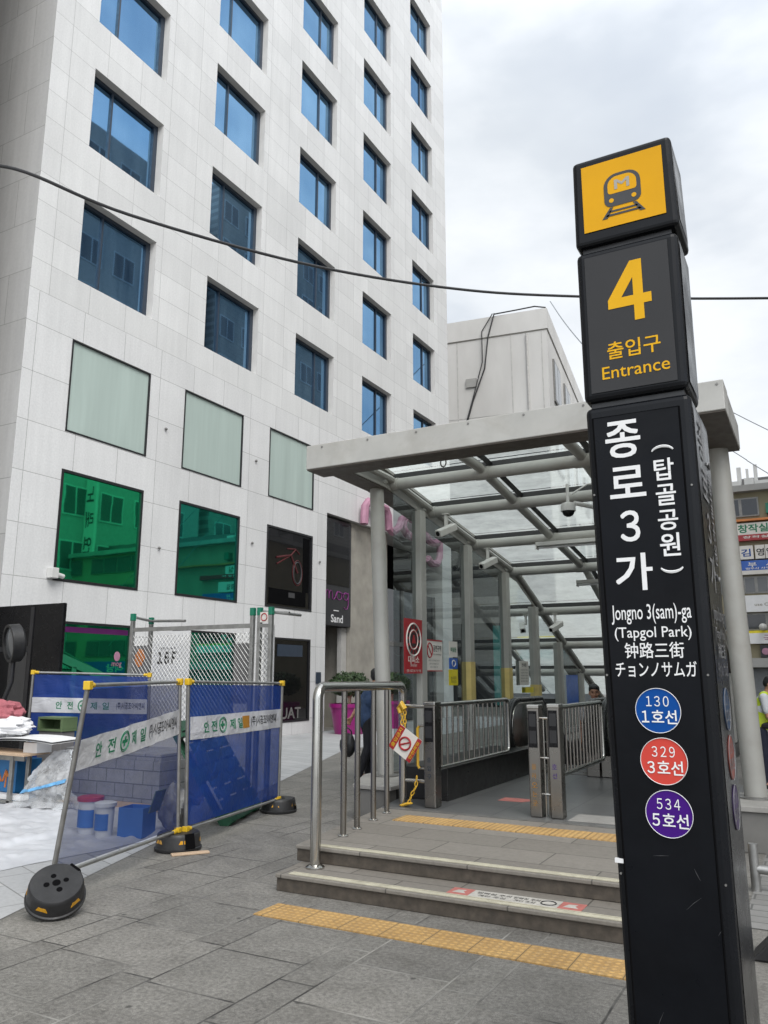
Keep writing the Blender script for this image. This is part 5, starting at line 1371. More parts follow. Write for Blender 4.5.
def weight_base(loc, label, tilt=None, spin=0.0):
    t = thing('barrier_weight', label, 'barrier base', loc, 'black rubber barrier weights')
    Mx = Matrix.Identity(4) @ Matrix.Rotation(spin, 4, 'Z')
    mb = MB()
    prof = [(0.0,0.0),(0.212,0.0),(0.218,0.010),(0.218,0.028),(0.207,0.034),(0.198,0.125),(0.192,0.148),(0.184,0.155),(0.0,0.155)]
    mb.lathe(prof, Mx, 40); b = mb.build('rubber_block', M['rubber'], None, smooth=True)
    b.parent = t; b.location = (0,0,0); ORIG[b.name] = Vector((0,0,0))
    mb = MB()
    for a, r in ((None, 0.030), (0.35, 0.020), (1.75, 0.022), (3.5, 0.022), (5.0, 0.020)):
        c = Vector((0,0,0.1556)) if a is None else Vector((0.070*math.cos(a), 0.070*math.sin(a), 0.1556))
        mb.prism([Mx @ (c + Vector((r*math.cos(k*math.pi/8), r*math.sin(k*math.pi/8), 0))) for k in range(16)], (0,0,0.001))
    h0 = MB(); h0.prism([Mx @ Vector(p) for p in ((0.115,-0.172,0.035),(0.185,-0.105,0.035),(0.165,-0.085,0.157),(0.095,-0.15,0.157))], (0.014,-0.016,0.0)); h0 = h0.build('carry_slot', M['void'], None); h0.parent = b; h0.location = (0,0,0)
    h = mb.build('socket_hole', M['void'], None); h.parent = b; h.location = (0,0,0)
    for k in range(5):
        mb = MB(); a = R(72*k + 10); u = Vector((math.cos(a), math.sin(a), 0)); w = Vector((-math.sin(a), math.cos(a), 0))
        mb.prism([Mx @ (u*rr_ + w*ww + FZ*zz) for rr_, ww, zz in ((0.199,-0.045,0.075),(0.199,0.045,0.075),(0.196,0.028,0.105),(0.196,-0.028,0.105))], u*0.004)
        rf = mb.build('reflector', M['reflector'], None); rf.parent = b; rf.location = (0,0,0)
    if tilt: t.rotation_mode = 'QUATERNION'; t.rotation_quaternion = tilt
    return t
# the near one lies tipped over so its top faces the street
axis = Vector((0.42, -0.36, 0.83)).normalized()
q = axis.to_track_quat('Z', 'X')
low_r = 0.22*math.sqrt(1-axis.z**2)
c0 = Vector((-4.76, 4.06, 0))
wb = weight_base((c0.x, c0.y, (low_r - 0.004)*0.9), 'nearest black round rubber weight tipped on its edge under the leaning barrier post', q)
wb.scale = (0.9, 0.9, 0.9)
weight_base((-5.47, 6.03, 0.003), 'black rubber weight standing flat at the joint of the two near barriers', None, 0.5)
weight_base((-5.88, 8.19, 0.003), 'black rubber weight at the far end of the dense blue barrier', None, 1.2)
t = thing('wood_offcut', 'thin strip of raw wood lying on the paving by the middle barrier weight', 'wood', (-5.2, 5.85, 0))
mb = MB(); mb.box(-0.17, 0.17, -0.035, 0.035, 0.002, 0.02, Matrix.Translation((-5.22, 5.92, 0.0)) @ Matrix.Rotation(R(52), 4, 'Z')); mb.build('strip', M['wood'], t, bevel=0.004)

# ================================================================== BUILDING SITE CLUTTER
# tarpaulin
def tarpf(u, v):
    A, B, C_, D = Vector((-6.20,4.55,0)), Vector((-5.93,6.42,0)), Vector((-7.1,8.3,0)), Vector((-10.2,6.6,0))
    p = A.lerp(B, u).lerp(D.lerp(C_, u), v)
    e = 0.05*noise.noise(Vector((u*6, v*6, 3)))
    z = 0.012 + 0.05*max(0, noise.fractal(Vector((p.x*2.2, p.y*2.2, 1)), 1, 2, 4)) + 0.03*abs(noise.noise(Vector((p.x*5+p.y*2, p.y*5-p.x, 7))))
    k = min(1, 10*u, 10*(1-u), 10*v, 10*(1-v))
    return Vector((p.x + e, p.y + e, 0.008 + z*k))
t = thing('ground_sheet', 'wrinkled white plastic sheet spread on the paving behind the near barrier', 'tarpaulin', (-7.3, 6.3, 0))
mb = MB(); mb.grid(tarpf, 90, 90); mb.build('sheet', M['tarp'], t, smooth=True, fix=False)
# stack of grey paving blocks
t = thing('block_stack', 'stack of grey paving blocks on a low pallet seen through the mesh', 'paving blocks', (-8.0, 7.0, 0))
Mx = Matrix.Translation((-7.85, 7.72, 0.01)) @ Matrix.Rotation(R(1), 4, 'Z')
mb = MB()
for i in range(3): mb.box(-0.85, 0.85, -0.4+i*0.36, -0.3+i*0.36, 0.02, 0.10, Mx)
mb.build('pallet', M['wood'], t)
mb = MB(); mb.box(-0.85, 0.85, -0.4, 0.42, 0.102, 0.58, Mx); mb.box(-0.80, -0.45, -0.35, 0.2, 0.58, 0.68, Mx); mb.box(0.0, 0.84, -0.38, 0.4, 0.58, 0.665, Mx); mb.build('blocks', M['block_stack'], t, bevel=0.004)
# plastic wrap heap with a blue printed band
M['band_blue'] = pm('pale_blue_print', (0.12,0.33,0.58), 0.5, var=0.3, scale=9)
t = thing('plastic_wrap', 'crumpled clear plastic sheeting with a blue band hanging off the block stack', 'plastic sheet', (-8.35, 6.9, 0))
def wrapf(u, v):
    a = Vector((-8.62,7.15,0.66)).lerp(Vector((-8.30,7.2,0.70)), u); b = Vector((-8.75,6.75,0.04)).lerp(Vector((-7.85,6.95,0.05)), u)
    p = b.lerp(a, v); w = noise.fractal(Vector((u*4, v*4, 2)), 1, 2, 5)
    return p + Vector((0.04*w, -0.10*math.sin(math.pi*v) + 0.07*w, 0.03*w))
mb = MB(); mb.grid(wrapf, 34, 34); mb.build('sheeting', M['thin_film'], t, smooth=True, fix=False)
mb = MB(); mb.grid(lambda u, v: wrapf(0.05+0.9*u, 0.26+0.055*v+0.2*u) + Vector((0.0,-0.02,0.0)), 24, 3); bd = mb.build('blue_band', M['band_blue'], t, fix=False)
# buckets
def bucket(x, y, h, r, label, lid):
    t = thing('bucket', label, 'bucket', (x, y, 0.02), 'plastic buckets on the white sheet')
    mb = MB(); mb.lathe([(0.0,0.02),(r*0.86,0.02),(r*0.9,0.04),(r,h),(r+0.012,h+0.002),(r+0.012,h+0.02)], Matrix.Translation((x,y,0.0)), 28); b = mb.build('body', M['bucket_white'], t, smooth=True)
    mb = MB(); mb.lathe([(r+0.016,h+0.0),(r+0.018,h+0.035),(r-0.01,h+0.045),(0.0,h+0.045)], Matrix.Translation((x,y,0.0)), 28); mb.build('lid', M[lid], t, smooth=True)
    mb = MB(); mb.grid(lambda u, v: Vector((x + (r*0.97+0.006)*math.cos(-2.4+u*2.0), y + (r*0.97+0.006)*math.sin(-2.4+u*2.0), 0.09 + v*h*0.5)), 14, 2); mb.build('printed_label', M['bucket_blue'], t, smooth=True)
bucket(-6.74, 6.10, 0.34, 0.115, 'white plastic bucket with a red lid behind the near mesh', 'bucket_red')
bucket(-6.47, 6.05, 0.31, 0.092, 'white plastic bucket with a white lid beside the blue carton', 'bucket_white')
t = thing('blue_carton', 'open blue carton beside the buckets behind the near mesh', 'box', (-6.22, 6.2, 0.01))
Mx = Matrix.Translation((-6.22, 6.24, 0.02)) @ Matrix.Rotation(R(12), 4, 'Z')
mb = MB()
for a in ((-0.14,0.14,-0.12,-0.11),(-0.14,0.14,0.11,0.12),(-0.14,-0.13,-0.109,0.109),(0.13,0.14,-0.109,0.109)): mb.box(a[0],a[1],a[2],a[3],0,0.28,Mx)
mb.box(-0.129, 0.129, -0.109, 0.109, 0, 0.22, Mx); mb.build('carton', M['bucket_blue'], t)
mb = MB(); mb.box(0.125, 0.135, -0.14, 0.05, 0.30, 0.52, Mx @ Matrix.Rotation(R(18), 4, 'Y')); mb.build('flap', M['olive_box'], t)
t = thing('grey_sack', 'dark grey sack leaning on the white sheet beside the blue carton', 'sack', (-6.0, 6.55, 0))
mb = MB(); mb.ball((-6.0, 6.55, 0.22), (0.15, 0.14, 0.25), 24, 16, amp=0.35, fr=1.6, seed=3); mb.build('sack_body', M['galv_dark'], t, smooth=True)
t = thing('white_jug', 'small white plastic jug on the paving behind the near mesh', 'jug', (-5.95, 6.85, 0.3))
mb = MB(); mb.lathe([(0,0),(0.09,0),(0.1,0.02),(0.1,0.2),(0.04,0.27),(0.03,0.3),(0,0.3)], Matrix.Translation((-6.2, 6.85, 0.02)), 20); mb.build('jug_body', M['bucket_white'], t, smooth=True)
# pallets
def pallet(label, Mx, mat, cat='pallet', w=1.1, d=1.1):
    o_ = Mx.translation
    t = thing('plastic_pallet', label, cat, (o_.x, o_.y, 0))
    mb = MB()
    for i in range(9): mb.box(-w/2, w/2, -d/2+i*d/9+0.012, -d/2+(i+1)*d/9-0.012, 0.12, 0.145, Mx)
    mb.build('deck', M[mat], t)
    mb = MB()
    for x in (-w/2, -0.09, w/2-0.18):
        for y in (-d/2, -0.09, d/2-0.18): mb.box(x, x+0.18, y, y+0.18, 0.025, 0.118, Mx)
        mb.box(x, x+0.18, -d/2, d/2, 0.0, 0.024, Mx)
    mb.build('runner', M[mat], t)
A0, e1, e2 = Vector((-5.76, 6.95, 0.03)), Vector((-0.39, 1.05, 0.0)), Vector((-0.75, 0.2, 1.0))
w_, d_ = e1.length, e2.length; ux, uy = e1.normalized(), e2.normalized(); uz = ux.cross(uy).normalized(); uy = uz.cross(ux)
Mx = Matrix.Translation(A0 + e1*0.5 + e2*0.5 - uz*0.07) @ Matrix((ux, uy, uz)).transposed().to_4x4()
pallet('dark green plastic pallet leaning on edge behind the dense blue mesh', Mx, 'green_plastic', w=w_, d=d_)
t = thing('green_crate', 'olive green open crate standing in front of the rear blue barrier', 'crate', (-9.43, 7.85, 0.84))
mb = MB(); mb.box(-9.68, -9.18, 7.72, 7.98, 0.84, 0.87); mb.box(-9.68, -9.18, 7.72, 7.98, 1.0, 1.03); mb.box(-9.68, -9.64, 7.72, 7.98, 0.87, 1.0); mb.box(-9.22, -9.18, 7.72, 7.98, 0.87, 1.0); mb.box(-9.64, -9.22, 7.96, 7.98, 0.87, 1.0); mb.build('crate_body', M['olive_box'], t, bevel=0.004)
t = thing('grey_carton', 'tall grey carton under the olive green crate behind the work table', 'box', (-9.45, 7.85, 0))
mb = MB(); mb.box(-9.66, -9.2, 7.74, 7.96, 0.01, 0.838); mb.build('carton', M['grey_clad'], t, bevel=0.006)
# work table
t = thing('work_table', 'small folding work table with a plywood top and metal legs at the left', 'table', (-9.1, 6.9, 0))
mb = MB(); mb.prism([(-10.6,6.9,0.615), (-8.72,6.8,0.615), (-8.80,7.25,0.615), (-10.6,7.4,0.615)], (0,0,0.025)); mb.build('plywood_top', M['wood'], t)
mb = MB()
for x, y in ((-9.12, 6.95), (-9.0, 7.1), (-10.3, 7.0)): mb.box(x-0.03, x+0.03, y-0.02, y+0.02, 0.01, 0.613)
mb.box(-10.3, -8.9, 6.94, 6.97, 0.54, 0.60); mb.box(-10.3, -8.9, 6.93, 6.96, 0.03, 0.06); mb.build('leg_frame', M['galv'], t, bevel=0.004)
t = thing('white_board', 'bent white foam board lying across the work table', 'board', (-9.2, 7.0, 0.64))
mb = MB(); mb.grid(lambda u, v: Vector((-10.3+2.0*u, 6.95+0.45*v-0.1*u, 0.70+0.12*math.sin(u*2.2)+0.02*v)), 20, 3); mb.grid(lambda u, v: Vector((-10.3+2.0*u, 6.95+0.45*v-0.1*u, 0.675+0.12*math.sin(u*2.2)+0.02*v)), 20, 3); mb.prism([(-9.0,7.0,0.641),(-8.75,7.0,0.641),(-8.72,7.2,0.641),(-9.0,7.3,0.641)], (0,0,0.12)); mb.build('board', M['foam'], t, smooth=True, fix=False)
def heap(name, label, cat, c, r, mat, seed, amp=0.3, part='cloth'):
    t = thing(name, label, cat, (c[0], c[1], c[2]-r[2]))
    mb = MB(); mb.ball(c, r, 34, 22, amp=amp, fr=2.2, seed=seed); mb.build(part, mat, t, smooth=True); return t
heap('white_bundle', 'crumpled white sheet bundle lying on the work table', 'bundle', (-9.72, 7.15, 0.92), (0.58, 0.28, 0.14), M['white_cloth'], 5)
heap('pink_bundle', 'dusty pink cloth bundle on top of the white sheets', 'bundle', (-9.78, 7.2, 1.09), (0.36, 0.24, 0.17), M['pink_cloth'], 9)
t = thing('blue_carton', 'blue carton with orange script under the work table', 'box', (-9.6, 7.2, 0))
mb = MB(); mb.box(-9.95, -9.25, 7.12, 7.5, 0.12, 0.52); mb.box(-9.9, -9.3, 7.15, 7.5, 0.01, 0.119); b = mb.build('carton', M['blue_box'], t, bevel=0.006)
mb = MB(); mb.tube([(-9.62+0.045*k, 7.115, 0.27+0.07*math.sin(k*1.9)+0.012*k) for k in range(8)], 0.016, 6); mb.tube([(-9.5,7.115,0.25),(-9.42,7.115,0.38),(-9.44,7.115,0.18)], 0.012, 6); mb.build('orange_script', M['orange_ink'], b)
t = thing('paper_bundle', 'flat pile of white paper under the work table', 'paper', (-9.3, 6.9, 0))
mb = MB(); mb.box(-9.7, -8.95, 6.98, 7.1, 0.062, 0.12, None); mb.build('sheets', M['foam'], t)
heap('dark_sack', 'dark sack standing under the right edge of the work table', 'sack', (-8.75, 7.3, 0.27), (0.24, 0.2, 0.27), M['rubber'], 12, 0.25, 'sack_body')
# black kiosk and round mirror
t = thing('black_hoarding', 'big black panelled hoarding standing before the shaded corner of the tower', 'hoarding', (-11.5, 9.0, 0))
mb = MB(); mb.box(-13.4, -10.62, 8.78, 8.85, 0, 2.74); mb.box(-13.3, -10.9, 8.851, 9.2, 0, 0.3); b = mb.build('panel', M['screen'], t, bevel=0.015)
mb = MB(); mb.box(-11.38, -11.30, 8.765, 8.779, 0.1, 2.70); mb.box(-13.3, -11.38, 8.766, 8.779, 1.98, 2.06); mb.build('panel_trim', M['frame_black'], b)
mb = MB(); mb.box(-13.3, -11.39, 8.768, 8.779, 0.7, 1.97); mb.build('glass_front', M['shop_glass'], b)
t = thing('round_lamp', 'round drum shaped lamp on a curved black stem before the black hoarding', 'lamp', (-11.15, 8.2, 0))
Lc = Vector((-10.95, 8.15, 2.08)); ax = Vector((-0.35, -0.93, -0.12)).normalized()
Ml = Matrix.Translation(Lc) @ ax.to_track_quat('Z', 'X').to_matrix().to_4x4()
mb = MB(); mb.lathe([(0.0,-0.14),(0.24,-0.14),(0.29,-0.10),(0.29,0.06),(0.25,0.06),(0.25,0.02),(0.0,0.02)], Ml @ Matrix.Scale(1.0, 4), 32); h = mb.build('drum', M['rubber'], t, smooth=True)
mb = MB(); mb.lathe([(0.235,0.03),(0.12,0.06),(0.0,0.07)], Ml, 32); mb.build('lens', M['grey_glass'], h, smooth=True)
mb = MB(); mb.tube([(-11.15, 8.2, 0.0), (-11.15, 8.2, 0.9), (-11.08, 8.2, 1.25), (-10.98, 8.22, 1.5), (-10.98, 8.22, 1.85)], 0.035, 10); mb.lathe([(0.2,0),(0.2,0.03),(0,0.03)], Matrix.Translation((-11.15,8.2,0.004)), 20); mb.build('stem', M['frame_black'], t, smooth=True)

# chain link enclosure
t = thing('mesh_enclosure', 'galvanised chain link enclosure with green capped posts behind the blue barriers', 'fence', (-7.95, 9.4, 0))
pz = {(-9.26, 9.0): 2.50, (-9.0, 9.9): 2.56, (-7.0, 9.0): 2.42, (-6.93, 9.0): 2.42, (-6.83, 9.9): 2.46}
EX = [(-9.30, 9.0), (-6.99, 9.0), (-9.66, 9.75), (-6.88, 9.02), (-6.67, 9.0)]
for x, y in EX:
    h_ = 2.5
    mb = MB(); mb.box(x-0.028, x+0.028, y-0.028, y+0.028, 0, h_-0.08); p = mb.build('post', M['galv'], t, bevel=0.004)
    mb = MB(); mb.box(x-0.033, x+0.033, y-0.033, y+0.033, h_-0.08, h_+0.03); mb.build('green_cap', M['green_cap'], p, bevel=0.006)
for bx in ((-9.27, -7.02, 8.985, 9.015, 2.25, 2.31), (-6.85, -6.70, 8.985, 9.015, 2.25, 2.30), (-9.27, -7.02, 8.985, 9.015, 0.9, 0.95)):
    mb = MB(); mb.box(*bx); mb.build('rail', M['galv'], t)
for p0, p1 in (((-9.28, 9.03, 2.47), (-9.64, 9.72, 2.47)), ((-9.62, 9.74, 2.47), (-8.9, 9.72, 2.45)), ((-6.87, 9.05, 2.47), (-6.40, 9.05, 2.44)), ((-6.66, 9.03, 2.46), (-6.66, 9.7, 2.46))):
    mb = MB(); mb.tube([p0, p1], 0.022, 8); mb.build('top_arm', M['galv'], t)
mb = MB(); s = 0.072
def chain(mb, x0, x1, z0, z1, y):
    n = int((x1-x0)/s); m_ = int((z1-z0)/(s*1.15))
    for j in range(-m_, n+1):
        for sg in (1, -1):
            pts = []
            for (i) in (0, m_):
                xx_ = x0 + (j+i)*s if sg > 0 else x0 + (j+m_-i)*s
                pts.append((xx_, z0 + i*s*1.15))
            (xa, za), (xb_, zb_) = pts
            lo, hi = 0.0, 1.0
            if xb_ != xa:
                t0, t1 = sorted(((x0-xa)/(xb_-xa), (x1-xa)/(xb_-xa))); lo, hi = max(lo, t0), min(hi, t1)
            if hi - lo < 0.01: continue
            a = Vector((xa+(xb_-xa)*lo, y+0.003*sg, za+(zb_-za)*lo)); b = Vector((xa+(xb_-xa)*hi, y+0.003*sg, za+(zb_-za)*hi))
            mb.tube([a, b], 0.0036, 4, caps=False)
chain(mb, -9.27, -7.02, 0.95, 2.25, 9.0); chain(mb, -6.85, -6.70, 0.95, 2.25, 9.0); mb.build('wire_mesh', M['galv'], t, fix=False)
mb = MB(); mb.box(-6.97, -6.80, 9.25, 9.27, 0.9, 2.30); mb.build('white_sheet', M['foam'], t)
mb = MB(); mb.box(-9.10, -8.36, 9.25, 9.27, 0.9, 2.26); b = mb.build('white_sheet', M['foam'], t)
mb = MB(); add_text(mb, '１６Ｆ', (-8.80, 9.249, 1.86), FX, FZ, w=0.38, h=0.19, bold=0.04, space=0.62); add_text(mb, 'RESTAURANT', (-8.78, 9.249, 2.0), FX, FZ, w=0.3, h=0.03); mb.build('lettering', M['black_ink'], b)
mb = MB(); mb.box(-9.52, -9.16, 9.25, 9.27, 1.5, 2.05); mb.build('poster', M['grey_clad'], t)
mb = MB(); mb.box(-7.5, -7.2, 9.25, 9.27, 1.2, 2.05); mb.build('poster', M['grey_clad'], t)
mb = MB(); mb.ball((-9.36, 9.245, 1.86), (0.10, 0.004, 0.13), amp=0.3, fr=2); mb.build('orange_motif', M['orange_ink'], t)
mb = MB(); mb.box(-6.84, -6.70, 8.97, 8.98, 2.32, 2.46); mb.build('small_notice', M['paper'], t)
mb = MB(); mb.tube([(-6.77+0.05*math.cos(k*math.pi/8), 8.967, 2.39+0.05*math.sin(k*math.pi/8)) for k in range(16)], 0.008, 4, closed=True); mb.build('red_ring', M['sign_red'], t)

# planters
def planter(x, y, label):
    t = thing('planter', label, 'planter', (x, y, 0), 'magenta tub planters by the tower')
    mb = MB(); mb.lathe([(0.0,0.0),(0.40,0.0),(0.53,0.72),(0.57,0.72),(0.57,0.82),(0.50,0.82),(0.49,0.76),(0,0.76)], Matrix.Translation((x,y,0)) @ Matrix.Rotation(R(45),4,'Z'), 24); mb.build('tub', M['magenta'], t, smooth=True)
    mb = MB(); mb.tube([(x,y,0.7),(x+0.02,y,1.0),(x,y,1.35)], [0.05,0.045,0.03], 8)
    for k in range(7):
        a = k*0.9; mb.tube([(x,y,0.95),(x+0.3*math.cos(a),y+0.3*math.sin(a),1.3)], [0.025,0.01], 6)
    mb.build('stem', M['wood'], t)
    rnd = random.Random(int(y*10)); mb = MB()
    for i in range(3200):
        d = Vector((rnd.gauss(0,1), rnd.gauss(0,1), rnd.gauss(0,1))).normalized()
        k = 0.55 + 0.45*rnd.random()**0.4
        k *= 1 + 0.14*noise.noise(d*3 + Vector((x,y,0)))
        p = Vector((x,y,1.33)) + Vector((d.x*0.60, d.y*0.60, d.z*0.36))*k
        if p.z < 1.02: continue
        a = Vector((rnd.gauss(0,1), rnd.gauss(0,1), rnd.gauss(0,1))).normalized(); b_ = a.cross(d); b_ = b_.normalized() if b_.length > 0.01 else a.orthogonal()
        s_ = 0.03 + 0.025*rnd.random()
        mb.poly([p - a*s_, p + b_*s_*0.45, p + a*s_, p - b_*s_*0.45])
    mb.build('shrub', M['leaf'], t, fix=False)
planter(-11.75, 19.6, 'magenta tub planter with a clipped shrub beside the tower entrance')
planter(-11.85, 22.3, 'further magenta tub planter with a shrub behind the man in navy')

# bollard stub and pipe right of the pillar
t = thing('steel_handrail', 'stubby stainless handrail on the side wall at the right of the black pillar', 'railing', (-0.5, 6.9, 0))
mb = MB(); mb.tube([(-0.60, 7.0, 0.0), (-0.60, 7.0, 0.34)], 0.035, 12); mb.tube([(-0.60, 7.0, 0.16), (0.8, 7.0, 0.10)], 0.032, 12); mb.build('tube', M['galv'], t, smooth=True)
t = thing('rubber_kerb', 'low black rubber kerb wedge on the ground at the right of the pillar', 'kerb', (-0.4, 5.3, 0))
mb = MB(); mb.prism([(-0.52,5.35,0.004),(0.6,5.35,0.004),(0.6,5.35,0.13),(-0.40,5.35,0.13)], (0,0.22,0)); mb.build('wedge', M['rubber'], t, bevel=0.01)

# cables
def cable(name, label, pts, r, mat):
    P = [Vector(p) for p in pts]; out = []
    for i in range(len(P)-1):
        p0, p1, p2, p3 = P[max(i-1,0)], P[i], P[i+1], P[min(i+2,len(P)-1)]
        for k in range(8):
            s = k/8; out.append(0.5*((2*p1) + (p2-p0)*s + (2*p0-5*p1+4*p2-p3)*s*s + (3*p1-p0-3*p2+p3)*s**3))
    out.append(P[-1])
    mb = MB(); mb.tube(out, r, 8); o = mb.build(name, mat, None, smooth=True, origin=P[0]); return tag(o, label, 'cable')
cable('overhead_cable', 'thick black cable sagging across the street before the tower', [(-7.2,2.4,6.55), (-6.5,3.75,6.25), (-5.95,4.12,6.09), (-5.52,4.97,6.0), (-4.58,6.525,6.0), (-3.47,7.75,6.0), (-2.31,8.63,6.0), (-0.15,9.87,6.0), (4,12.3,6.2)], 0.016, M['cable'])
cable('thin_wire', 'upper thin grey wire in the sky right of the pillar', [(-6.0,28,13.45), (-1.919,28,10.325), (-0.832,28,9.493), (5,28,5.1)], 0.014, M['thin_cable'])
cable('thin_wire', 'lower thin grey wire in the sky right of the pillar', [(-6.0,28.4,12.6), (-1.942,28.4,9.0), (-0.962,28.4,8.12), (5,28.4,3.0)], 0.014, M['thin_cable'])
cable('thin_wire', 'thin grey wire running off the pale concrete building roof', [(-11.0,39.0,21.3), (-9.0,36,17.7), (-5,32,11.5)], 0.025, M['thin_cable'])

# ================================================================== PEOPLE
def capsule(mb, a, b, ra, rb, n=14):
    a, b = Vector(a), Vector(b); d = (b-a).normalized()
    pts, rs = [], []
    for k in range(5):
        t_ = math.pi/2*(1-k/4); pts.append(a - d*ra*math.sin(t_)); rs.append(max(1e-3, ra*math.cos(t_)))
    for k in range(5):
        t_ = math.pi/2*k/4; pts.append(b + d*rb*math.sin(t_)); rs.append(max(1e-3, rb*math.cos(t_)))
    mb.tube(pts, rs, n)
def fused(mb, name, mat, parent, voxel=0.009, smooth=6):
    """weld overlapping volumes into one continuous skin"""
    me = bpy.data.meshes.new(name); bmesh.ops.recalc_face_normals(mb.bm, faces=mb.bm.faces[:]); mb.bm.to_mesh(me); mb.bm.free()
    ob = bpy.data.objects.new(name, me); COL.objects.link(ob)
    m1 = ob.modifiers.new('remesh', 'REMESH'); m1.mode = 'VOXEL'; m1.voxel_size = voxel
    m2 = ob.modifiers.new('smooth', 'SMOOTH'); m2.iterations = smooth; m2.factor = 0.5
    dg = bpy.context.evaluated_depsgraph_get(); dg.update()
    out = bpy.data.meshes.new_from_object(ob.evaluated_get(dg)); bpy.data.objects.remove(ob); bpy.data.meshes.remove(me)
    o = bpy.data.objects.new(name, out); COL.objects.link(o); out.materials.clear(); out.materials.append(mat); out.shade_smooth()
    o.parent = parent; ORIG[o.name] = Vector((0,0,0)); return o
def hand(mb, wrist, direction, side, palm_n, curl=0.5, s=1.0):
    d = Vector(direction).normalized(); n = Vector(palm_n).normalized(); w = d.cross(n).normalized()*side
    W = Vector(wrist)
    for k in range(4):
        off = w*(0.028-0.019*k)*s
        capsule(mb, W + off*0.7, W + d*0.085*s + off, 0.014*s, 0.012*s, 8)
        ln = (0.040, 0.046, 0.042, 0.033)[k]*s; a = curl*0.9; p = W + d*0.085*s + off
        for seg, rr_ in ((ln, 0.0095), (ln*0.65, 0.0085), (ln*0.5, 0.0075)):
            q = p + (d*math.cos(a) + n*math.sin(a))*seg; capsule(mb, p, q, rr_*s, rr_*0.92*s, 8); p = q; a += curl
    p = W + w*0.02*s + d*0.02*s; q = p + (w*0.8 + d*0.6 + n*0.3).normalized()*0.045*s; capsule(mb, p, q, 0.012*s, 0.0105*s, 8); capsule(mb, q, q + (d*0.9 + w*0.1 + n*0.45).normalized()*0.034*s, 0.0105*s, 0.009*s, 8)
def person(label, loc, face_deg, H, cloth, pose, hair_kind='short', extra=None):
    t = thing('person', label, 'person', loc); t.rotation_euler = (0, 0, R(face_deg))   # local: faces +Y
    k = H/1.72
    def V(x, y, z): return Vector((x*k, y*k, z*k))
    lean = pose.get('lean', 0.0)
    def lv(x, y, z):                                   # upper body leans forward about the hips
        p = Vector((x, y, z)); h_ = Vector((0, 0, 0.93)); r_ = p - h_
        return (h_ + Matrix.Rotation(-lean, 3, 'X') @ r_) * k
    J = dict(pel=V(0,0,0.93), ch=lv(0,0.0,1.22), nk=lv(0,-0.005,1.45), hd=lv(0, 0.02, 1.60))
    body = MB()
    capsule(body, V(0,0,0.90), lv(0,0,1.05), 0.14*k, 0.125*k); capsule(body, lv(-0.07,0,1.2), lv(0.07,0,1.2), 0.12*k, 0.12*k); capsule(body, lv(-0.11,0,1.36), lv(0.11,0,1.36), 0.085*k, 0.085*k)
    capsule(body, lv(0,0,1.06), lv(0,0,1.3), 0.125*k, 0.13*k); capsule(body, lv(0,-0.01,1.40), lv(0,0.01,1.53), 0.06*k, 0.055*k)
    cl = MB()                                            # shirt
    capsule(cl, lv(0,0,0.92), lv(0,0,1.08), 0.158*k, 0.148*k); capsule(cl, lv(-0.055,0,0.92), lv(0.055,0,0.92), 0.135*k, 0.135*k); capsule(cl, lv(-0.075,0,1.2), lv(0.075,0,1.2), 0.135*k, 0.135*k); capsule(cl, lv(-0.125,0,1.365), lv(0.125,0,1.365), 0.088*k, 0.088*k)
    capsule(cl, lv(0,0,1.06), lv(0,0,1.3), 0.142*k, 0.15*k); capsule(cl, lv(0,0,1.38), lv(0,-0.004,1.44), 0.075*k, 0.068*k)
    for s in (-1, 1):
        sh = lv(0.185*s, 0, 1.385); arm = pose['arms'][s]
        el = lv(*arm[0]) if arm else lv(0.23*s, -0.02, 1.10); wr = lv(*arm[1]) if arm else lv(0.24*s, 0.06, 0.85)
        capsule(body, sh, el, 0.05*k, 0.04*k); capsule(body, el, wr, 0.04*k, 0.027*k)
        sl = pose.get('sleeve', 0.55); m_ = sh.lerp(el, sl) if sl <= 1 else el
        capsule(cl, sh, m_, 0.072*k, 0.062*k)
        if sl > 1: capsule(cl, el, el.lerp(wr, 0.85), 0.055*k, 0.04*k)
        dd = (wr-el).normalized(); hand(body, wr + dd*0.01, dd, -s, Vector((-s*0.9, 0.2, 0)), pose.get('curl', 0.45), k)
    tr = MB(); shoe = MB()
    for s in (-1, 1):
        hp = V(0.095*s, 0, 0.90); kn = V(*pose['legs'][s][0]); an = V(*pose['legs'][s][1])
        capsule(body, hp, kn, 0.08*k, 0.055*k); capsule(body, kn, an, 0.052*k, 0.036*k); capsule(body, an, an + V(0, 0.13, -0.045), 0.038*k, 0.03*k)
        capsule(tr, hp, kn, 0.105*k, 0.075*k); capsule(tr, kn, an + V(0,0,0.01), 0.074*k, 0.062*k)
        capsule(shoe, an + V(0,-0.04,-0.045), an + V(0,0.05,-0.05), 0.043*k, 0.045*k); capsule(shoe, an + V(0,0.05,-0.05), an + V(0,0.17,-0.058), 0.046*k, 0.036*k)
    capsule(tr, V(-0.06,0,0.93), V(0.06,0,0.93), 0.118*k, 0.118*k)
    # head
    yaw_h, pit = R(pose.get('turn', 0)), R(pose.get('nod', 0))
    Mh = Matrix.Translation(J['hd']) @ Matrix.Rotation(yaw_h, 4, 'Z') @ Matrix.Rotation(-lean*0.6 - pit, 4, 'X')
    def hv_(x, y, z): return Mh @ (Vector((x, y, z))*k)
    M3 = Mh.to_3x3()
    body.ball(hv_(0,-0.005,0.035), (0.076*k, 0.094*k, 0.088*k), 20, 14, M3); body.ball(hv_(0,0.012,-0.035), (0.062*k, 0.075*k, 0.082*k), 18, 12, M3); body.ball(hv_(0,0.05,-0.085), (0.034*k,0.032*k,0.026*k), 12, 8, M3)
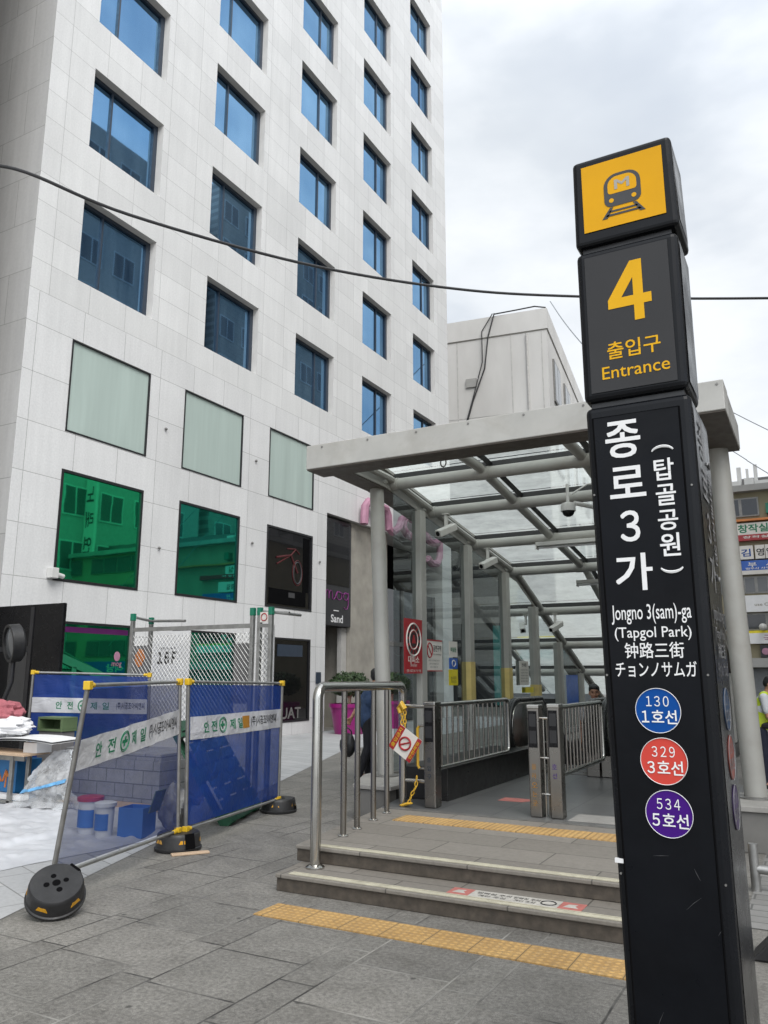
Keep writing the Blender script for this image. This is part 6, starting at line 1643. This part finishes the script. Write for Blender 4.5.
    capsule(body, hv_(0,0.088,0.012), hv_(0,0.106,-0.028), 0.009*k, 0.015*k, 8)
    for s in (-1, 1):
        body.ball(hv_(0.078*s,-0.005,-0.01), (0.012*k,0.024*k,0.034*k), 10, 8, M3); body.ball(hv_(0.04*s,0.062,-0.028), (0.026*k,0.024*k,0.022*k), 10, 8, M3)
        capsule(body, hv_(0.018*s,0.086,0.030), hv_(0.046*s,0.076,0.030), 0.010*k, 0.009*k, 8)
    b = fused(body, 'body', M['skin'], t)
    for s in (-1, 1):
        mb = MB(); mb.ball(hv_(0.031*s,0.084,0.010), (0.012*k,0.006*k,0.006*k), 10, 8, M3); e = mb.build('eye', M['eye'], None, smooth=True); e.parent = t
        mb = MB(); capsule(mb, hv_(0.018*s,0.096,0.033), hv_(0.046*s,0.084,0.034), 0.004*k, 0.003*k, 6); e = mb.build('eyebrow', M['hair'], None, smooth=True); e.parent = t
    mb = MB(); capsule(mb, hv_(-0.02,0.086,-0.060), hv_(0.02,0.086,-0.060), 0.006*k, 0.006*k, 8); e = mb.build('mouth', M['lip'], None, smooth=True); e.parent = t
    hr = MB()
    hr.ball(hv_(0,-0.018,0.052), (0.086*k,0.098*k,0.086*k), 24, 16, M3, amp=0.05, fr=4, seed=4); hr.ball(hv_(0,-0.045,0.01), (0.082*k,0.07*k,0.085*k), 20, 14, M3, amp=0.05, fr=4, seed=6)
    if hair_kind == 'fringe': hr.ball(hv_(0,0.045,0.085), (0.072*k,0.05*k,0.032*k), 16, 10, M3, amp=0.1, fr=4, seed=8)
    else: hr.ball(hv_(0,0.03,0.088), (0.072*k,0.055*k,0.03*k), 16, 10, M3, amp=0.1, fr=4, seed=8)
    fused(hr, 'hair', M['hair'], t, 0.008, 3)
    fused(cl, 'shirt', cloth['shirt'], t, 0.011, 5)
    fused(tr, 'trousers', cloth['trousers'], t, 0.011, 5)
    fused(shoe, 'shoes', M['shoe'], t, 0.009, 3)
    if extra: extra(t, k, lv)
    return t
STAND = {-1: ((-0.10, 0.03, 0.50), (-0.105, -0.02, 0.085)), 1: ((0.10, 0.03, 0.50), (0.105, -0.02, 0.085))}
WALK = {-1: ((-0.10, 0.10, 0.51), (-0.10, 0.05, 0.09)), 1: ((0.10, -0.02, 0.50), (0.10, -0.16, 0.11))}
# man walking away behind the column, bag in his left hand
MX, MY = -6.38, 11.2
person('man in navy short sleeved shirt and black trousers walking behind the front column', (MX, MY, 0), -42, 1.72, dict(shirt=M['navy_shirt'], trousers=M['black_trousers']),
       dict(arms={-1: ((-0.25, -0.10, 1.12), (-0.27, -0.17, 0.90)), 1: ((0.26, 0.0, 1.11), (0.27, 0.12, 0.87))}, legs=WALK, sleeve=0.85, curl=0.75, lean=R(13), nod=-8))
t = thing('hand_bag', 'small black bag hanging from the left hand of the man in navy', 'bag', (MX-0.30, MY, 0.4))
Mb = Matrix.Translation((MX-0.345, MY-0.02, -0.02)) @ Matrix.Rotation(R(20), 4, 'Z')
mb = MB(); mb.ball(Mb @ Vector((0,0,0.53)), (0.14, 0.085, 0.18), 24, 16, amp=0.12, fr=1.8, seed=2); mb.build('pouch', M['black_bag'], t, smooth=True)
mb = MB(); mb.tube([Mb @ Vector(p) for p in [(-0.07,0,0.66),(-0.055,0,0.75),(0,0,0.80),(0.055,0,0.75),(0.07,0,0.66)]], 0.012, 8); mb.build('handle', M['black_bag'], t, smooth=True)
# man riding down the escalator, turned to the camera
person('man with black hair standing on the escalator, only his head showing above the fence', (-3.18, 12.75, -0.25), 196, 1.70, dict(shirt=M['grey_shirt'], trousers=M['black_trousers']),
       dict(arms={-1: None, 1: None}, legs=STAND, sleeve=0.6, turn=0, nod=6), 'fringe')
# street worker in a yellow vest
def vest(t, k, lv):
    mb = MB()
    for s in (-1, 1):
        capsule(mb, lv(0.05*s,0.0,0.98), lv(0.06*s,0.0,1.28), 0.155*k, 0.14*k); capsule(mb, lv(0.06*s,0,1.3), lv(0.12*s,-0.01,1.40), 0.11*k, 0.085*k)
    fused(mb, 'safety_vest', M['hivis'], t, 0.012, 5)
    mb = MB(); mb.box(-0.20*k, 0.20*k, 0.02*k, 0.19*k, 0.90*k, 1.00*k); o = mb.build('belt_bag', M['black_bag'], None, bevel=0.03); o.parent = t
person('worker in yellow safety vest over a pale shirt standing bent behind the right column', (-0.87, 13.2, 0), 262, 1.60, dict(shirt=M['grey_shirt'], trousers=M['navy_trousers']),
       dict(arms={-1: ((-0.25, 0.12, 1.12), (-0.16, 0.34, 1.06)), 1: ((0.25, 0.12, 1.12), (0.16, 0.34, 1.06))}, legs=STAND, sleeve=0.7, lean=R(14), nod=22), 'short', vest)
